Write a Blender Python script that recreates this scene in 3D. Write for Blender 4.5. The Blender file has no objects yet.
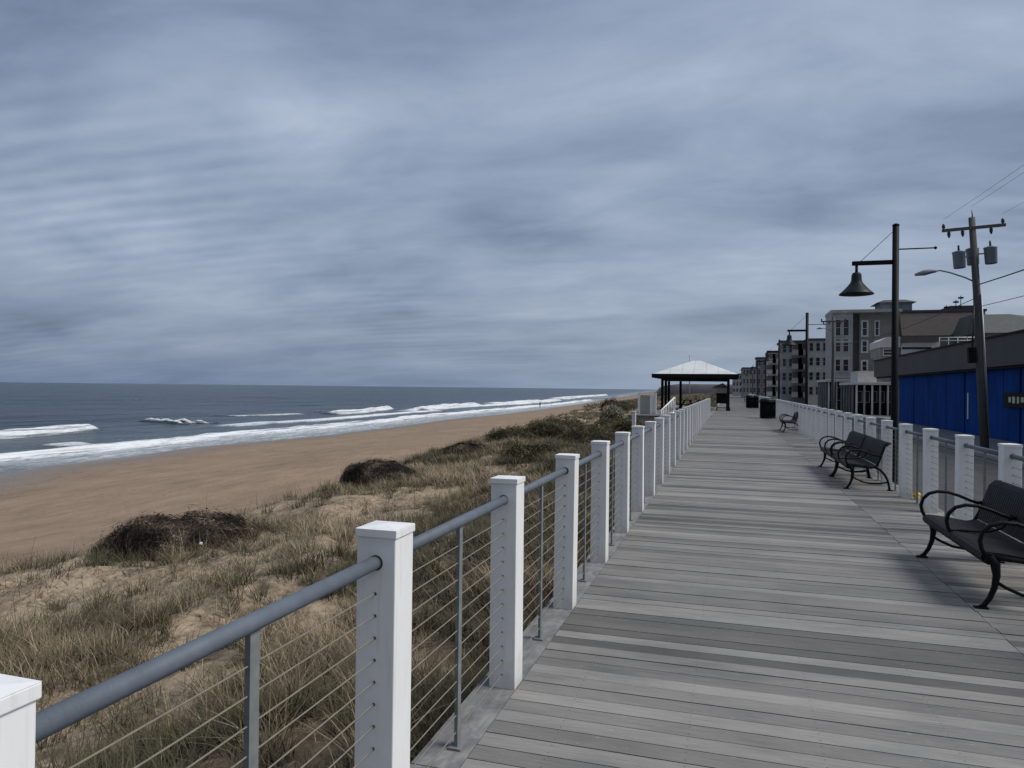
import bpy, math, random
import numpy as np
from mathutils import Vector, Matrix

random.seed(7)
rng = np.random.default_rng(11)
S = bpy.context.scene
COL = S.collection
PI = math.pi

# ------------------------------------------------------------------ camera
F, CX, CY, EYE = 715.0, 512.0, 384.0, 1.6
PSI, PITCH, ROLL = math.atan(218 / 715), 0.0052, 0.0112
r0 = Vector((math.cos(PSI), math.sin(PSI), 0))
f0 = Vector((-math.sin(PSI), math.cos(PSI), 0))
fw = (f0 * math.cos(PITCH) + Vector((0, 0, math.sin(PITCH)))).normalized()
up = r0.cross(fw)
rt = r0 * math.cos(ROLL) + up * math.sin(ROLL)
uc = -r0 * math.sin(ROLL) + up * math.cos(ROLL)
cam_d = bpy.data.cameras.new('camera')
cam = bpy.data.objects.new('camera', cam_d)
COL.objects.link(cam)
cam.matrix_world = Matrix(((rt.x, uc.x, -fw.x, 0), (rt.y, uc.y, -fw.y, 0), (rt.z, uc.z, -fw.z, EYE), (0, 0, 0, 1)))
cam_d.sensor_width = 36
cam_d.lens = F / 1024 * 36
cam_d.clip_start = 0.05
cam_d.clip_end = 60000
S.camera = cam


def ray(px, py):
    return fw + rt * ((px - CX) / F) - uc * ((py - CY) / F)


def on_z(px, py, z):
    """point of the photograph on the level z"""
    d = ray(px, py)
    t = (z - EYE) / d.z
    return Vector((0, 0, EYE)) + d * t


def on_d(px, py, d):
    """point of the photograph at the distance d along the boardwalk"""
    v = ray(px, py)
    return Vector((0, 0, EYE)) + v * (d / v.y)


def lat(px, d):
    return on_d(px, 388, d).x


def hgt(px, py, d):
    return on_d(px, py, d).z


# ------------------------------------------------------------------ numpy noise
def _hash(ix, iy, seed):
    h = (ix.astype(np.int64) * 374761393 + iy.astype(np.int64) * 668265263 + seed * 974711) & 0x7fffffff
    h = ((h ^ (h >> 13)) * 1274126177) & 0x7fffffff
    return ((h ^ (h >> 16)) & 0xffff) / 65535.0


def vnoise(x, y, seed=0):
    x = np.asarray(x, float); y = np.asarray(y, float)
    ix = np.floor(x); iy = np.floor(y)
    fx = x - ix; fy = y - iy
    fx = fx * fx * (3 - 2 * fx); fy = fy * fy * (3 - 2 * fy)
    a = _hash(ix, iy, seed); b = _hash(ix + 1, iy, seed)
    c = _hash(ix, iy + 1, seed); d = _hash(ix + 1, iy + 1, seed)
    return (a * (1 - fx) + b * fx) * (1 - fy) + (c * (1 - fx) + d * fx) * fy


def fbm(x, y, seed=0, oct=4):
    v = 0; a = .5; t = 0
    for o in range(oct):
        v = v + a * vnoise(np.asarray(x) * 2 ** o + 17.3 * o, np.asarray(y) * 2 ** o - 9.1 * o, seed + o)
        t += a; a *= .5
    return v / t


def sstep(a, b, x):
    t = np.clip((np.asarray(x, float) - a) / (b - a), 0, 1)
    return t * t * (3 - 2 * t)


# ------------------------------------------------------------------ materials
class NT:
    def __init__(self, name):
        self.m = bpy.data.materials.new(name)
        self.m.use_nodes = True
        self.t = self.m.node_tree
        self.n = self.t.nodes
        self.b = self.n['Principled BSDF']

    def add(self, typ, **kw):
        n = self.n.new(typ)
        for k, v in kw.items():
            if k in n.inputs.keys():
                n.inputs[k].default_value = v
            else:
                setattr(n, k, v)
        return n

    def link(self, a, b):
        self.t.links.new(a, b)

    def ramp(self, fac, stops):
        r = self.n.new('ShaderNodeValToRGB')
        el = r.color_ramp.elements
        while len(el) < len(stops):
            el.new(.5)
        for e, (p, c) in zip(el, stops):
            e.position = p
            e.color = (*c, 1) if len(c) == 3 else c
        self.link(fac, r.inputs[0])
        return r.outputs[0]

    def coord(self, scale=(1, 1, 1), kind='Object'):
        tc = self.n.new('ShaderNodeTexCoord')
        mp = self.n.new('ShaderNodeMapping')
        mp.inputs['Scale'].default_value = scale
        self.link(tc.outputs[kind], mp.inputs[0])
        return mp.outputs[0]

    def noise(self, vec, scale=5, detail=4, rough=.55, dist=0):
        n = self.n.new('ShaderNodeTexNoise')
        n.inputs['Scale'].default_value = scale
        n.inputs['Detail'].default_value = detail
        n.inputs['Roughness'].default_value = rough
        n.inputs['Distortion'].default_value = dist
        self.link(vec, n.inputs['Vector'])
        return n.outputs['Fac']

    def mix(self, fac, a, b, mode='MIX'):
        n = self.n.new('ShaderNodeMix')
        n.data_type = 'RGBA'; n.blend_type = mode
        for sock, v in ((n.inputs[0], fac), (n.inputs[6], a), (n.inputs[7], b)):
            if isinstance(v, (int, float)):
                sock.default_value = v
            elif isinstance(v, tuple):
                sock.default_value = (*v, 1)
            else:
                self.link(v, sock)
        return n.outputs[2]

    def math(self, op, a, b=None, clamp=False):
        n = self.n.new('ShaderNodeMath'); n.operation = op; n.use_clamp = clamp
        for i, v in enumerate((a, b)):
            if v is None: continue
            if isinstance(v, (int, float)): n.inputs[i].default_value = v
            else: self.link(v, n.inputs[i])
        return n.outputs[0]

    def bump(self, h, strength=.3, dist=.02):
        b = self.n.new('ShaderNodeBump')
        b.inputs['Strength'].default_value = strength
        b.inputs['Distance'].default_value = dist
        self.link(h, b.inputs['Height'])
        self.link(b.outputs[0], self.b.inputs['Normal'])
        return b

    def attr(self, name):
        a = self.n.new('ShaderNodeAttribute'); a.attribute_name = name
        return a.outputs['Fac']

    def island(self):
        return self.n.new('ShaderNodeNewGeometry').outputs['Random Per Island']

    def color(self, sock):
        self.link(sock, self.b.inputs['Base Color'])


def simple(name, col, rough=.6, var=.25, scale=4, metal=0, bump=.1, bscale=None, spec=.5, stretch=(1, 1, 1)):
    k = NT(name)
    v = k.coord(stretch)
    n = k.noise(v, scale, 5)
    lo = tuple(c * (1 - var) for c in col); hi = tuple(min(1, c * (1 + var)) for c in col)
    k.color(k.ramp(n, [(.25, lo), (.75, hi)]))
    k.b.inputs['Roughness'].default_value = rough
    k.b.inputs['Metallic'].default_value = metal
    k.b.inputs['Specular IOR Level'].default_value = spec
    if bump:
        k.bump(k.noise(v, bscale or scale * 8, 3), bump, .01)
    return k.m


M = {}
# weathered boardwalk planks: every board its own grey
k = NT('weathered_planks')
isl = k.island()
base = k.ramp(isl, [(0, (.105, .101, .095)), (.14, (.135, .130, .122)), (.25, (.178, .172, .162)), (.6, (.215, .208, .196)), (1, (.285, .276, .260))])
v = k.coord((.35, 1, 1))
grain = k.noise(k.coord((1.2, 55, 1)), 3, 6, .65)
c = k.mix(.8, base, k.ramp(grain, [(.28, (.50, .50, .51)), (.5, (1, 1, 1)), (.75, (1.3, 1.29, 1.27))]), 'MULTIPLY')
blot = k.noise(k.coord((.55, 1.3, 1)), 1.5, 6, .65)
c = k.mix(.75, c, k.ramp(blot, [(.32, (.62, .635, .64)), (.5, (.95, .95, .94)), (.68, (1.18, 1.17, 1.16))]), 'MULTIPLY')
speck = k.noise(k.coord((6, 14, 1)), 4, 2)
c = k.mix(k.math('MULTIPLY', k.math('GREATER_THAN', speck, .70), .28), c, (.5, .49, .47))
sp_ = k.n.new('ShaderNodeSeparateXYZ'); k.link(k.coord(), sp_.inputs[0])
ux = k.math('SUBTRACT', k.math('MODULO', k.math('ADD', sp_.outputs[0], 8.0), .58), .29)
uy = k.math('SUBTRACT', k.math('ABSOLUTE', k.math('SUBTRACT', k.math('MODULO', k.math('ADD', sp_.outputs[1], 8.0), .124), .059)), .034)
rr_ = k.math('SQRT', k.math('ADD', k.math('MULTIPLY', ux, ux), k.math('MULTIPLY', uy, uy)))
c = k.mix(k.math('MULTIPLY', k.math('LESS_THAN', rr_, .0048), .6), c, (.05, .048, .045))
k.color(c)
k.b.inputs['Roughness'].default_value = .72
k.b.inputs['Specular IOR Level'].default_value = .35
k.bump(grain, .35, .004)
M['planks'] = k.m

k = NT('worn_rim_board')
v = k.coord((1, .6, 1))
n1 = k.noise(v, 9, 6, .7, .6)
n2 = k.noise(k.coord((1, .1, 1)), 30, 3)
c = k.ramp(n1, [(.3, (.115, .118, .118)), (.5, (.19, .19, .185)), (.72, (.31, .305, .29))])
c = k.mix(.4, c, k.ramp(n2, [(.3, (.6, .6, .6)), (.7, (1.2, 1.2, 1.2))]), 'MULTIPLY')
k.color(c); k.b.inputs['Roughness'].default_value = .85
k.bump(n1, .4, .008)
M['rim'] = k.m

k = NT('white_vinyl')
v = k.coord((1, 1, .4))
n = k.noise(v, 7, 5)
c = k.ramp(n, [(.3, (.80, .805, .80)), (.6, (.87, .87, .86))])
st = k.noise(k.coord((14, 14, 1.2)), 3, 3)
c = k.mix(k.math('MULTIPLY', k.math('SUBTRACT', st, .55, True), 1.5), c, (.45, .43, .38))
sz = k.n.new('ShaderNodeSeparateXYZ'); k.link(k.coord(), sz.inputs[0])
gr_ = k.math('MULTIPLY', k.math('SUBTRACT', 1.0, k.math('MULTIPLY', sz.outputs[2], 5.0), True), k.noise(k.coord(), 16, 4))
c = k.mix(k.math('MULTIPLY', gr_, .8), c, (.30, .28, .24))
k.color(c); k.b.inputs['Roughness'].default_value = .42
M['vinyl'] = k.m
M['steel_pipe'] = simple('painted_grey_pipe', (.115, .138, .166), .6, .15, 14, 0, .08, None, .3)
M['galv'] = simple('galvanised_bar', (.18, .195, .195), .6, .3, 12, 0, .05, None, .3)
M['cable'] = simple('stainless_cable', (.27, .24, .19), .6, .2, 30, 0, 0, None, .25)
M['grommet'] = simple('dark_grommet', (.03, .032, .035), .6, .1, 10)
M['black_iron'] = simple('black_powder_coat', (.006, .0065, .008), .6, .25, 10, 0, .12, 60, .16)
M['dark_strap'] = simple('dark_strap_steel', (.020, .020, .022), .62, .3, 9, 0, .1, 50, .2)
M['lamp_green'] = simple('dark_green_enamel', (.010, .018, .018), .5, .2, 8, 0, .1, None, .25)
M['lens'] = simple('frosted_lens', (.5, .5, .48), .3, .05, 8, 0, 0)
M['wood_pole'] = simple('weathered_pole_wood', (.105, .102, .098), .95, .35, 5, 0, .5, 30, stretch=(6, 6, .4))
M['can'] = simple('grey_transformer_paint', (.20, .23, .27), .5, .1, 5)
M['insul'] = simple('brown_glaze', (.04, .035, .035), .3, .2, 8)
M['wire'] = simple('black_wire', (.02, .02, .022), .6, .1, 8, 0, 0)
M['alu'] = simple('dull_aluminium', (.30, .32, .33), .5, .1, 8, .4)
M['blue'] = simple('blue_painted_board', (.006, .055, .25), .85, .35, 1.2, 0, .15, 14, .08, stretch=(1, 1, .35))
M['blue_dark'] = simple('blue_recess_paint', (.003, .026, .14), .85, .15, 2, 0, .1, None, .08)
M['white_trim'] = simple('white_trim_paint', (.66, .66, .65), .55, .1, 3)
M['offwhite'] = simple('offwhite_stucco', (.56, .545, .52), .8, .12, 2, 0, .2)
M['signblack'] = simple('black_sign', (.006, .007, .006), .7, .1, 4, 0, .1, None, .15)
M['signpale'] = simple('pale_sign_paint', (.55, .55, .42), .5, .1, 4)
M['glass_dark'] = simple('dark_window_glass', (.02, .024, .03), .15, .2, .8, 0, 0)
M['asphalt'] = simple('asphalt', (.055, .056, .058), .92, .25, 1.5, 0, .4, 60)
M['concrete'] = simple('concrete', (.17, .168, .165), .9, .18, 1.2, 0, .3, 40)
M['curb'] = simple('kerb_concrete', (.34, .335, .32), .9, .15, 2)
M['shopdark'] = simple('dark_shopfront', (.014, .0135, .0135), .9, .3, 3, 0, .1, None, .05)
M['road_paint'] = simple('road_paint', (.62, .60, .55), .8, .2, 6)
M['yellow'] = simple('yellow_foil', (.70, .50, .07), .32, .35, 22)
M['red'] = simple('dark_red_print', (.25, .02, .02), .4, .2, 20)
M['canvas'] = simple('white_litter', (.75, .76, .74), .5, .1, 12)
M['sandpipe'] = simple('pale_panel_paint', (.36, .375, .34), .7, .1, 3)
M['metalroof'] = None


def siding(name, col, scale=7.0, var=.15, rough=.8):
    """lapped boards: thin dark joint lines across z"""
    k = NT(name)
    v = k.coord()
    sep = k.n.new('ShaderNodeSeparateXYZ'); k.link(v, sep.inputs[0])
    fr = k.math('FRACT', k.math('MULTIPLY', sep.outputs[2], scale))
    n = k.noise(v, .8, 4)
    lo = tuple(c * (1 - var) for c in col); hi = tuple(c * (1 + var) for c in col)
    c = k.ramp(n, [(.3, lo), (.7, hi)])
    st = k.noise(k.coord((3, 3, .25)), 2, 4)
    c = k.mix(.5, c, k.ramp(st, [(.3, (.75, .75, .75)), (.65, (1.08, 1.08, 1.08))]), 'MULTIPLY')
    k.color(c); k.b.inputs['Roughness'].default_value = rough
    k.bump(fr, .6, .02)
    return k.m


def seamed(name, col, scale=2.2, axis=1, rough=.6, var=.12):
    """standing seams across the given axis"""
    k = NT(name)
    v = k.coord()
    sep = k.n.new('ShaderNodeSeparateXYZ'); k.link(v, sep.inputs[0])
    fr = k.math('FRACT', k.math('MULTIPLY', sep.outputs[axis], scale))
    seam = k.math('LESS_THAN', fr, .07)
    n = k.noise(v, .7, 5)
    lo = tuple(c * (1 - var) for c in col); hi = tuple(c * (1 + var) for c in col)
    c = k.ramp(n, [(.3, lo), (.7, hi)])
    c = k.mix(k.math('MULTIPLY', seam, .35), c, tuple(x * .5 for x in col))
    k.color(c); k.b.inputs['Roughness'].default_value = rough
    k.bump(seam, .5, .03)
    return k.m


M['fascia'] = seamed('grey_seamed_metal', (.088, .083, .080), 2.4, 1, .85)
M['metalroof'] = seamed('pale_metal_roof', (.62, .65, .64), 1.1, 0, .55)
M['brownroof'] = simple('brown_shingle', (.095, .083, .076), .9, .2, 2, 0, .4, 12, stretch=(1, 1, 3))
M['greyroof'] = simple('grey_green_shingle', (.105, .115, .105), .9, .2, 2, 0, .4, 12, stretch=(1, 1, 3))
M['darkroof'] = simple('dark_roof', (.06, .062, .066), .9, .2, 2)
M['sid_grey'] = siding('light_grey_siding', (.37, .37, .37))
M['sid_taupe'] = siding('taupe_siding', (.27, .26, .235))
M['sid_dark'] = siding('dark_grey_siding', (.15, .15, .155))
M['sid_pale'] = siding('pale_siding', (.44, .435, .42))
M['sid_blue'] = siding('blue_grey_siding', (.2, .22, .25))

# dune and beach sand
k = NT('sand')
v = k.coord()
sep = k.n.new('ShaderNodeSeparateXYZ'); k.link(v, sep.inputs[0])
dune = k.attr('dune')
n1 = k.noise(v, .25, 6, .6)
n2 = k.noise(k.coord((1, .35, 1)), 1.4, 5, .65)
n3 = k.noise(v, 9, 5, .7)
beach = k.ramp(n1, [(.3, (.25, .178, .120)), (.7, (.31, .226, .156))])
beach = k.mix(.8, beach, k.ramp(n2, [(.3, (.74, .73, .72)), (.65, (1.1, 1.1, 1.1))]), 'MULTIPLY')
duneC = k.ramp(n3, [(.28, (.19, .142, .096)), (.45, (.33, .255, .176)), (.7, (.45, .365, .265))])
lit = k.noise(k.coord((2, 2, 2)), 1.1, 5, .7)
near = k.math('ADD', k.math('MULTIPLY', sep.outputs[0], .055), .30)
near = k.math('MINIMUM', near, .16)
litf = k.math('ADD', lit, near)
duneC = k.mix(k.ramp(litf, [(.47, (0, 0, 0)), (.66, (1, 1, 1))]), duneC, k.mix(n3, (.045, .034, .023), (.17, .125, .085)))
wet = k.attr('wet')
wr = k.math('MULTIPLY', k.math('MULTIPLY', wet, k.math('SUBTRACT', 1.0, wet)), k.math('GREATER_THAN', k.noise(k.coord((1.4, .5, 1)), 2.5, 5, .7), .56))
beach = k.mix(k.math('MULTIPLY', wr, 1.6, True), beach, (.07, .055, .042))
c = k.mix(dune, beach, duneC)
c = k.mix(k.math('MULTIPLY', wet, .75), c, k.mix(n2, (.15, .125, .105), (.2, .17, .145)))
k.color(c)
r = k.math('SUBTRACT', .95, k.math('MULTIPLY', wet, .55)); k.link(r, k.b.inputs['Roughness'])
k.b.inputs['Specular IOR Level'].default_value = .3
vo = k.n.new('ShaderNodeTexVoronoi'); vo.inputs['Scale'].default_value = 1.7; k.link(k.coord(), vo.inputs['Vector'])
dip = k.math('MULTIPLY', k.math('MINIMUM', vo.outputs['Distance'], .22), 3.0)
hh = k.math('ADD', k.math('ADD', k.math('MULTIPLY', k.noise(v, 2.2, 4, .6), 1.0), dip), k.math('MULTIPLY', n3, .35))
k.bump(hh, .75, .09)
M['sand'] = k.m

# sea water with foam
k = NT('sea_water')
v = k.coord()
foam = k.attr('foam'); shal = k.attr('shallow')
fn = k.noise(k.coord((1.0, .4, 1)), 2.1, 7, .75, .9)
fm = k.math('SUBTRACT', k.math('ADD', k.math('MULTIPLY', foam, 1.45), k.math('MULTIPLY', fn, 1.3)), 1.13, True)
fm = k.math('MULTIPLY', fm, 1.9, True)
swell = k.noise(k.coord((.05, .012, 1)), 1, 5, .6)
deep = k.mix(swell, (.008, .020, .038), (.018, .038, .060))
w = k.mix(shal, deep, (.085, .105, .120))
c = k.mix(fm, w, (.74, .77, .79))
k.color(c)
rr = k.math('ADD', .24, k.math('MULTIPLY', fm, .6)); k.link(rr, k.b.inputs['Roughness'])
k.b.inputs['Specular IOR Level'].default_value = .20
k.b.inputs['IOR'].default_value = 1.33
b1 = k.noise(k.coord((.30, .10, 1)), 1, 4, .6)
b2 = k.noise(k.coord((1.4, .6, 1)), 1, 5, .65)
b3 = k.noise(k.coord((.05, .018, 1)), 1, 3, .5)
hh = k.math('ADD', k.math('ADD', k.math('MULTIPLY', b1, 1.6), k.math('MULTIPLY', b2, .35)), k.math('MULTIPLY', b3, 5.0))
k.bump(hh, 1.0, 1.0)
M['sea'] = k.m

# dune grass blades
k = NT('dune_grass_blade')
t = k.attr('tint'); hgtA = k.attr('tip')
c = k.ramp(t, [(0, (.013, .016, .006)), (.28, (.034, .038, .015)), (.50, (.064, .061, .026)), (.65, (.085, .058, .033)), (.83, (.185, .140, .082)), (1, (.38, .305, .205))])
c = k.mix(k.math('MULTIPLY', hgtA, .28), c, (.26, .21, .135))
k.color(c); k.b.inputs['Roughness'].default_value = .7
k.b.inputs['Specular IOR Level'].default_value = .25
M['grass'] = k.m


def leafmat(name, stops, rough=.75):
    k = NT(name)
    k.color(k.ramp(k.attr('tint'), stops)); k.b.inputs['Roughness'].default_value = rough
    k.b.inputs['Specular IOR Level'].default_value = .25
    return k.m


M['brush'] = leafmat('dead_brush', [(0, (.022, .016, .012)), (.45, (.06, .044, .032)), (.8, (.115, .088, .066)), (1, (.24, .195, .15))])
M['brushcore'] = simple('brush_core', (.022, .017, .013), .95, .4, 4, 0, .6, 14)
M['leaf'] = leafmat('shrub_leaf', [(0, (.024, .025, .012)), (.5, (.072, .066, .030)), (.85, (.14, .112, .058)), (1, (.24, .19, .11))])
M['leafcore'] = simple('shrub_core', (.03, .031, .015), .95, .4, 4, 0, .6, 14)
M['leafrust'] = leafmat('rust_leaf', [(0, (.05, .022, .010)), (.6, (.13, .055, .025)), (1, (.22, .12, .06))])
M['leafpale'] = leafmat('pale_leaf', [(0, (.08, .085, .05)), (.5, (.24, .245, .17)), (1, (.48, .47, .36))])
M['cloth_dark'] = simple('dark_clothing', (.02, .024, .032), .9, .2, 20)
M['skin'] = simple('skin', (.42, .26, .19), .6, .05, 20)


# ------------------------------------------------------------------ mesh building
class MB:
    def __init__(self):
        self.v = []; self.f = []; self.sm = []

    def add(self, vs, fs, smooth=False):
        o = len(self.v)
        self.v += [tuple(p) for p in vs]
        for f in fs:
            self.f.append(tuple(i + o for i in f)); self.sm.append(smooth)
        return self

    def box(self, x0, x1, y0, y1, z0, z1):
        vs = [(x0, y0, z0), (x1, y0, z0), (x1, y1, z0), (x0, y1, z0), (x0, y0, z1), (x1, y0, z1), (x1, y1, z1), (x0, y1, z1)]
        return self.add(vs, [(0, 3, 2, 1), (4, 5, 6, 7), (0, 1, 5, 4), (1, 2, 6, 5), (2, 3, 7, 6), (3, 0, 4, 7)])

    def tube(self, path, r, n=8, caps=True, sy=1.0):
        path = [Vector(p) for p in path]
        rs = r if isinstance(r, (list, tuple)) else [r] * len(path)
        vs = []; fs = []
        ref = None
        for i, p in enumerate(path):
            a = path[max(i - 1, 0)]; b = path[min(i + 1, len(path) - 1)]
            t = (b - a).normalized()
            if ref is None:
                ref = Vector((0, 0, 1)) if abs(t.z) < .9 else Vector((1, 0, 0))
            u = t.cross(ref).normalized(); w = u.cross(t).normalized(); ref = w
            for j in range(n):
                an = 2 * PI * (j + .5) / n
                vs.append(p + u * (math.cos(an) * rs[i] * sy) + w * (math.sin(an) * rs[i]))
        for i in range(len(path) - 1):
            for j in range(n):
                a = i * n + j; b = i * n + (j + 1) % n
                fs.append((a, b, b + n, a + n))
        o = len(self.v)
        self.add(vs, fs, n > 4)
        if caps:
            self.f.append(tuple(o + j for j in range(n))[::-1]); self.sm.append(False)
            self.f.append(tuple(o + (len(path) - 1) * n + j for j in range(n))); self.sm.append(False)
        return self

    def lathe(self, prof, n=24, c=(0, 0), close=True):
        vs = []; fs = []
        for (r, z) in prof:
            for j in range(n):
                a = 2 * PI * j / n
                vs.append((c[0] + r * math.cos(a), c[1] + r * math.sin(a), z))
        for i in range(len(prof) - 1):
            for j in range(n):
                a = i * n + j; b = i * n + (j + 1) % n
                fs.append((a, b, b + n, a + n))
        o = len(self.v)
        self.add(vs, fs, True)
        if close:
            self.f.append(tuple(o + j for j in range(n))[::-1]); self.sm.append(False)
            self.f.append(tuple(o + (len(prof) - 1) * n + j for j in range(n))); self.sm.append(False)
        return self

    def ribbon(self, prof, y0, y1, th):
        """a strap following (x,z) points between y0 and y1 with a thickness"""
        n = len(prof); vs = []; fs = []
        for i, (x, z) in enumerate(prof):
            a = prof[max(i - 1, 0)]; b = prof[min(i + 1, n - 1)]
            tx, tz = b[0] - a[0], b[1] - a[1]; l = math.hypot(tx, tz) or 1
            nx, nz = -tz / l * th, tx / l * th
            vs += [(x, y0, z), (x, y1, z), (x + nx, y1, z + nz), (x + nx, y0, z + nz)]
        for i in range(n - 1):
            a = i * 4; b = a + 4
            for j in range(4):
                fs.append((a + j, a + (j + 1) % 4, b + (j + 1) % 4, b + j))
        fs += [(3, 2, 1, 0), tuple((n - 1) * 4 + j for j in range(4))]
        return self.add(vs, fs)

    def build(self, name, mat, parent=None, bevel=0, loc=None):
        me = bpy.data.meshes.new(name)
        me.from_pydata(self.v, [], self.f)
        me.polygons.foreach_set('use_smooth', self.sm)
        me.materials.append(mat)
        me.validate()
        me.update()
        o = bpy.data.objects.new(name, me)
        COL.objects.link(o)
        if parent: o.parent = parent
        if loc: o.location = loc
        if bevel:
            b = o.modifiers.new('bevel', 'BEVEL'); b.width = bevel; b.segments = 2; b.limit_method = 'ANGLE'
            b.angle_limit = math.radians(40)
        return o


def fast_mesh(name, verts, faces, mat, attrs=None, smooth=False):
    """verts (n,3) and quads/tris (m,k) arrays"""
    me = bpy.data.meshes.new(name)
    nv = len(verts); nf, kk = faces.shape
    me.vertices.add(nv); me.vertices.foreach_set('co', np.ascontiguousarray(verts, np.float32).ravel())
    me.loops.add(nf * kk); me.loops.foreach_set('vertex_index', np.ascontiguousarray(faces, np.int32).ravel())
    me.polygons.add(nf)
    me.polygons.foreach_set('loop_start', np.arange(0, nf * kk, kk, dtype=np.int32))
    try:
        me.polygons.foreach_set('loop_total', np.full(nf, kk, np.int32))
    except Exception:
        pass
    me.update(calc_edges=True)
    me.polygons.foreach_set('use_smooth', np.full(nf, smooth))
    for kname, arr in (attrs or {}).items():
        a = me.attributes.new(kname, 'FLOAT', 'POINT')
        a.data.foreach_set('value', np.ascontiguousarray(arr, np.float32).ravel())
    me.materials.append(mat)
    o = bpy.data.objects.new(name, me)
    COL.objects.link(o)
    return o


def tag(o, label, cat, group=None, kind=None):
    if label: o['label'] = label
    if cat: o['category'] = cat
    if group: o['group'] = group
    if kind: o['kind'] = kind
    return o


def struct(o, kind='structure'):
    o['kind'] = kind
    return o


def thing(name, label, cat, loc=(0, 0, 0), rz=0, group=None):
    o = bpy.data.objects.new(name, None)
    o.empty_display_size = .2
    COL.objects.link(o)
    o.location = loc; o.rotation_euler = (0, 0, rz)
    return tag(o, label, cat, group)


def copy_tree(o, parent=None):
    c = o.copy(); COL.objects.link(c)
    if parent: c.parent = parent
    for ch in o.children:
        copy_tree(ch, c)
    return c


# ------------------------------------------------------------------ coast shape
WATER = -3.5
WL = [(-160, 520), (-60, 487), (0, 474), (51, 465.5), (122, 457.6), (193, 447), (260, 441.2), (316, 436.2), (382, 428.6), (443, 420), (500, 414.5), (540, 409.6), (578, 404.4), (612, 398.4), (632, 394.9)]
wl = np.array([(on_z(x, y, WATER).y, on_z(x, y, WATER).x) for x, y in WL])
wl = wl[np.argsort(wl[:, 0])]
wd = np.concatenate([[-400, -40], wl[:, 0], [wl[-1, 0] + 400, 9000]])
wL = np.concatenate([[-22, -33], wl[:, 1], [wl[-1, 1] - 40, wl[-1, 1] - 40 - 8000 * .09]])


def waterline(d):
    return np.interp(d, wd, wL)


TOE = [(-160, 640), (-60, 592), (0, 572), (100, 548), (200, 523), (300, 500), (370, 478), (440, 449), (520, 428), (560, 414), (600, 405)]
tp = np.array([(on_z(x, y, -1.9).y, on_z(x, y, -1.9).x) for x, y in TOE])
tp = tp[np.argsort(tp[:, 0])]
td = np.concatenate([[-400], tp[:, 0], [400, 9000]]); tL = np.concatenate([[tp[0, 1] + 1], tp[:, 1], [-30, -160]])


def toe(d):
    return np.interp(d, td, tL)


def ground_z(L, d):
    L = np.asarray(L, float); d = np.asarray(d, float)
    top = np.interp(d, [-20, 0, 8, 15, 40, 80, 9000], [-1.05, -1.05, -.95, -.8, -.45, -.35, -.35])
    tt = toe(d); W = waterline(d)
    u = np.clip((L - tt) / (-1.3 - tt), 0, 1)                 # 1 at the boardwalk, 0 at the toe
    zt = -1.95 + (top + 1.95) * (1 - (1 - u) ** 1.5)
    hum = (fbm(L * .35, d * .3, 3, 3) - .5) * 1.0 + (fbm(L * 1.3, d * 1.1, 9, 3) - .5) * .35
    zt = zt + hum * sstep(0, .12, u) * (1 - sstep(.9, 1.0, u) * .7)
    q = (tt - L) / np.maximum(tt - W, 1)                      # 0 toe, 1 waterline
    zb = -1.95 + (WATER + 1.95) * q + (fbm(L * .15, d * .12, 21, 3) - .5) * .35 * np.clip(1 - q, 0, 1) * sstep(0, .1, q)
    zb = np.where(q > 1, WATER - (q - 1) * np.maximum(tt - W, 1) * .05, zb)
    return np.where(L > tt, zt, zb)


def grid_faces(ni, nj):
    i, j = np.meshgrid(np.arange(ni - 1), np.arange(nj - 1), indexing='ij')
    a = (i * nj + j).ravel()
    return np.stack([a, a + 1, a + nj + 1, a + nj], 1)


# along-shore stations
ds = np.concatenate([np.arange(-120, -6, 4), np.arange(-6, 26, .14), np.arange(26, 60, .35), np.arange(60, 160, 1.2),
                     np.geomspace(160, 9000, 120)])
ts = np.concatenate([np.linspace(0, 1, 110), 1 + np.linspace(0, 1, 110)[1:] ** 1.1, [2.15]])
DD, TT = np.meshgrid(ds, ts, indexing='ij')
tt = toe(DD); W = waterline(DD)
LL = np.where(TT <= 1, -1.15 + (tt + 1.15) * TT, tt + (W - tt) * (TT - 1))
LL = np.where(TT > 2, W - 14, LL)
ZZ = ground_z(LL, DD)
duneA = sstep(-.8, 1.6, LL - tt + (fbm(LL * .6, DD * .6, 5, 3) - .5) * 4)
wetA = 1 - sstep(WATER + .02, WATER + .55, ZZ + (fbm(LL * .1, DD * .06, 31, 3) - .5) * .25)
V = np.stack([LL, DD, ZZ], -1).reshape(-1, 3)
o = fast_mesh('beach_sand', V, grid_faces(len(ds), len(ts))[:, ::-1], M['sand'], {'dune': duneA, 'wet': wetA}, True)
struct(o)

# landward ground: one sheet out to the horizon, road, kerb and pavement on it
RZ = -.85
b = MB(); b.add([(-1.2, -400, RZ - .01), (9000, -400, RZ - .01), (9000, 9000, RZ - .01), (-1.2, 9000, RZ - .01)], [(0, 1, 2, 3)])
struct(b.build('ground', M['concrete']))
b = MB(); b.add([(3.75, -200, RZ), (9.3, -200, RZ), (9.3, 105, RZ), (3.75, 105, RZ)], [(0, 1, 2, 3)])
struct(b.build('road', M['asphalt']))
b = MB()
b.box(3.55, 3.74, -200, 105, RZ - .02, RZ + .13); b.box(9.31, 9.46, -200, 105, RZ - .02, RZ + .13)
struct(b.build('kerb', M['curb']))
b = MB(); b.box(9.465, 12.95, -200, 105, RZ - .02, RZ + .125)
struct(b.build('pavement', M['concrete']))
b = MB()
b.add([(3.95, -200, RZ + .004), (4.05, -200, RZ + .004), (4.05, 105, RZ + .004), (3.95, 105, RZ + .004)], [(0, 1, 2, 3)])
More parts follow.
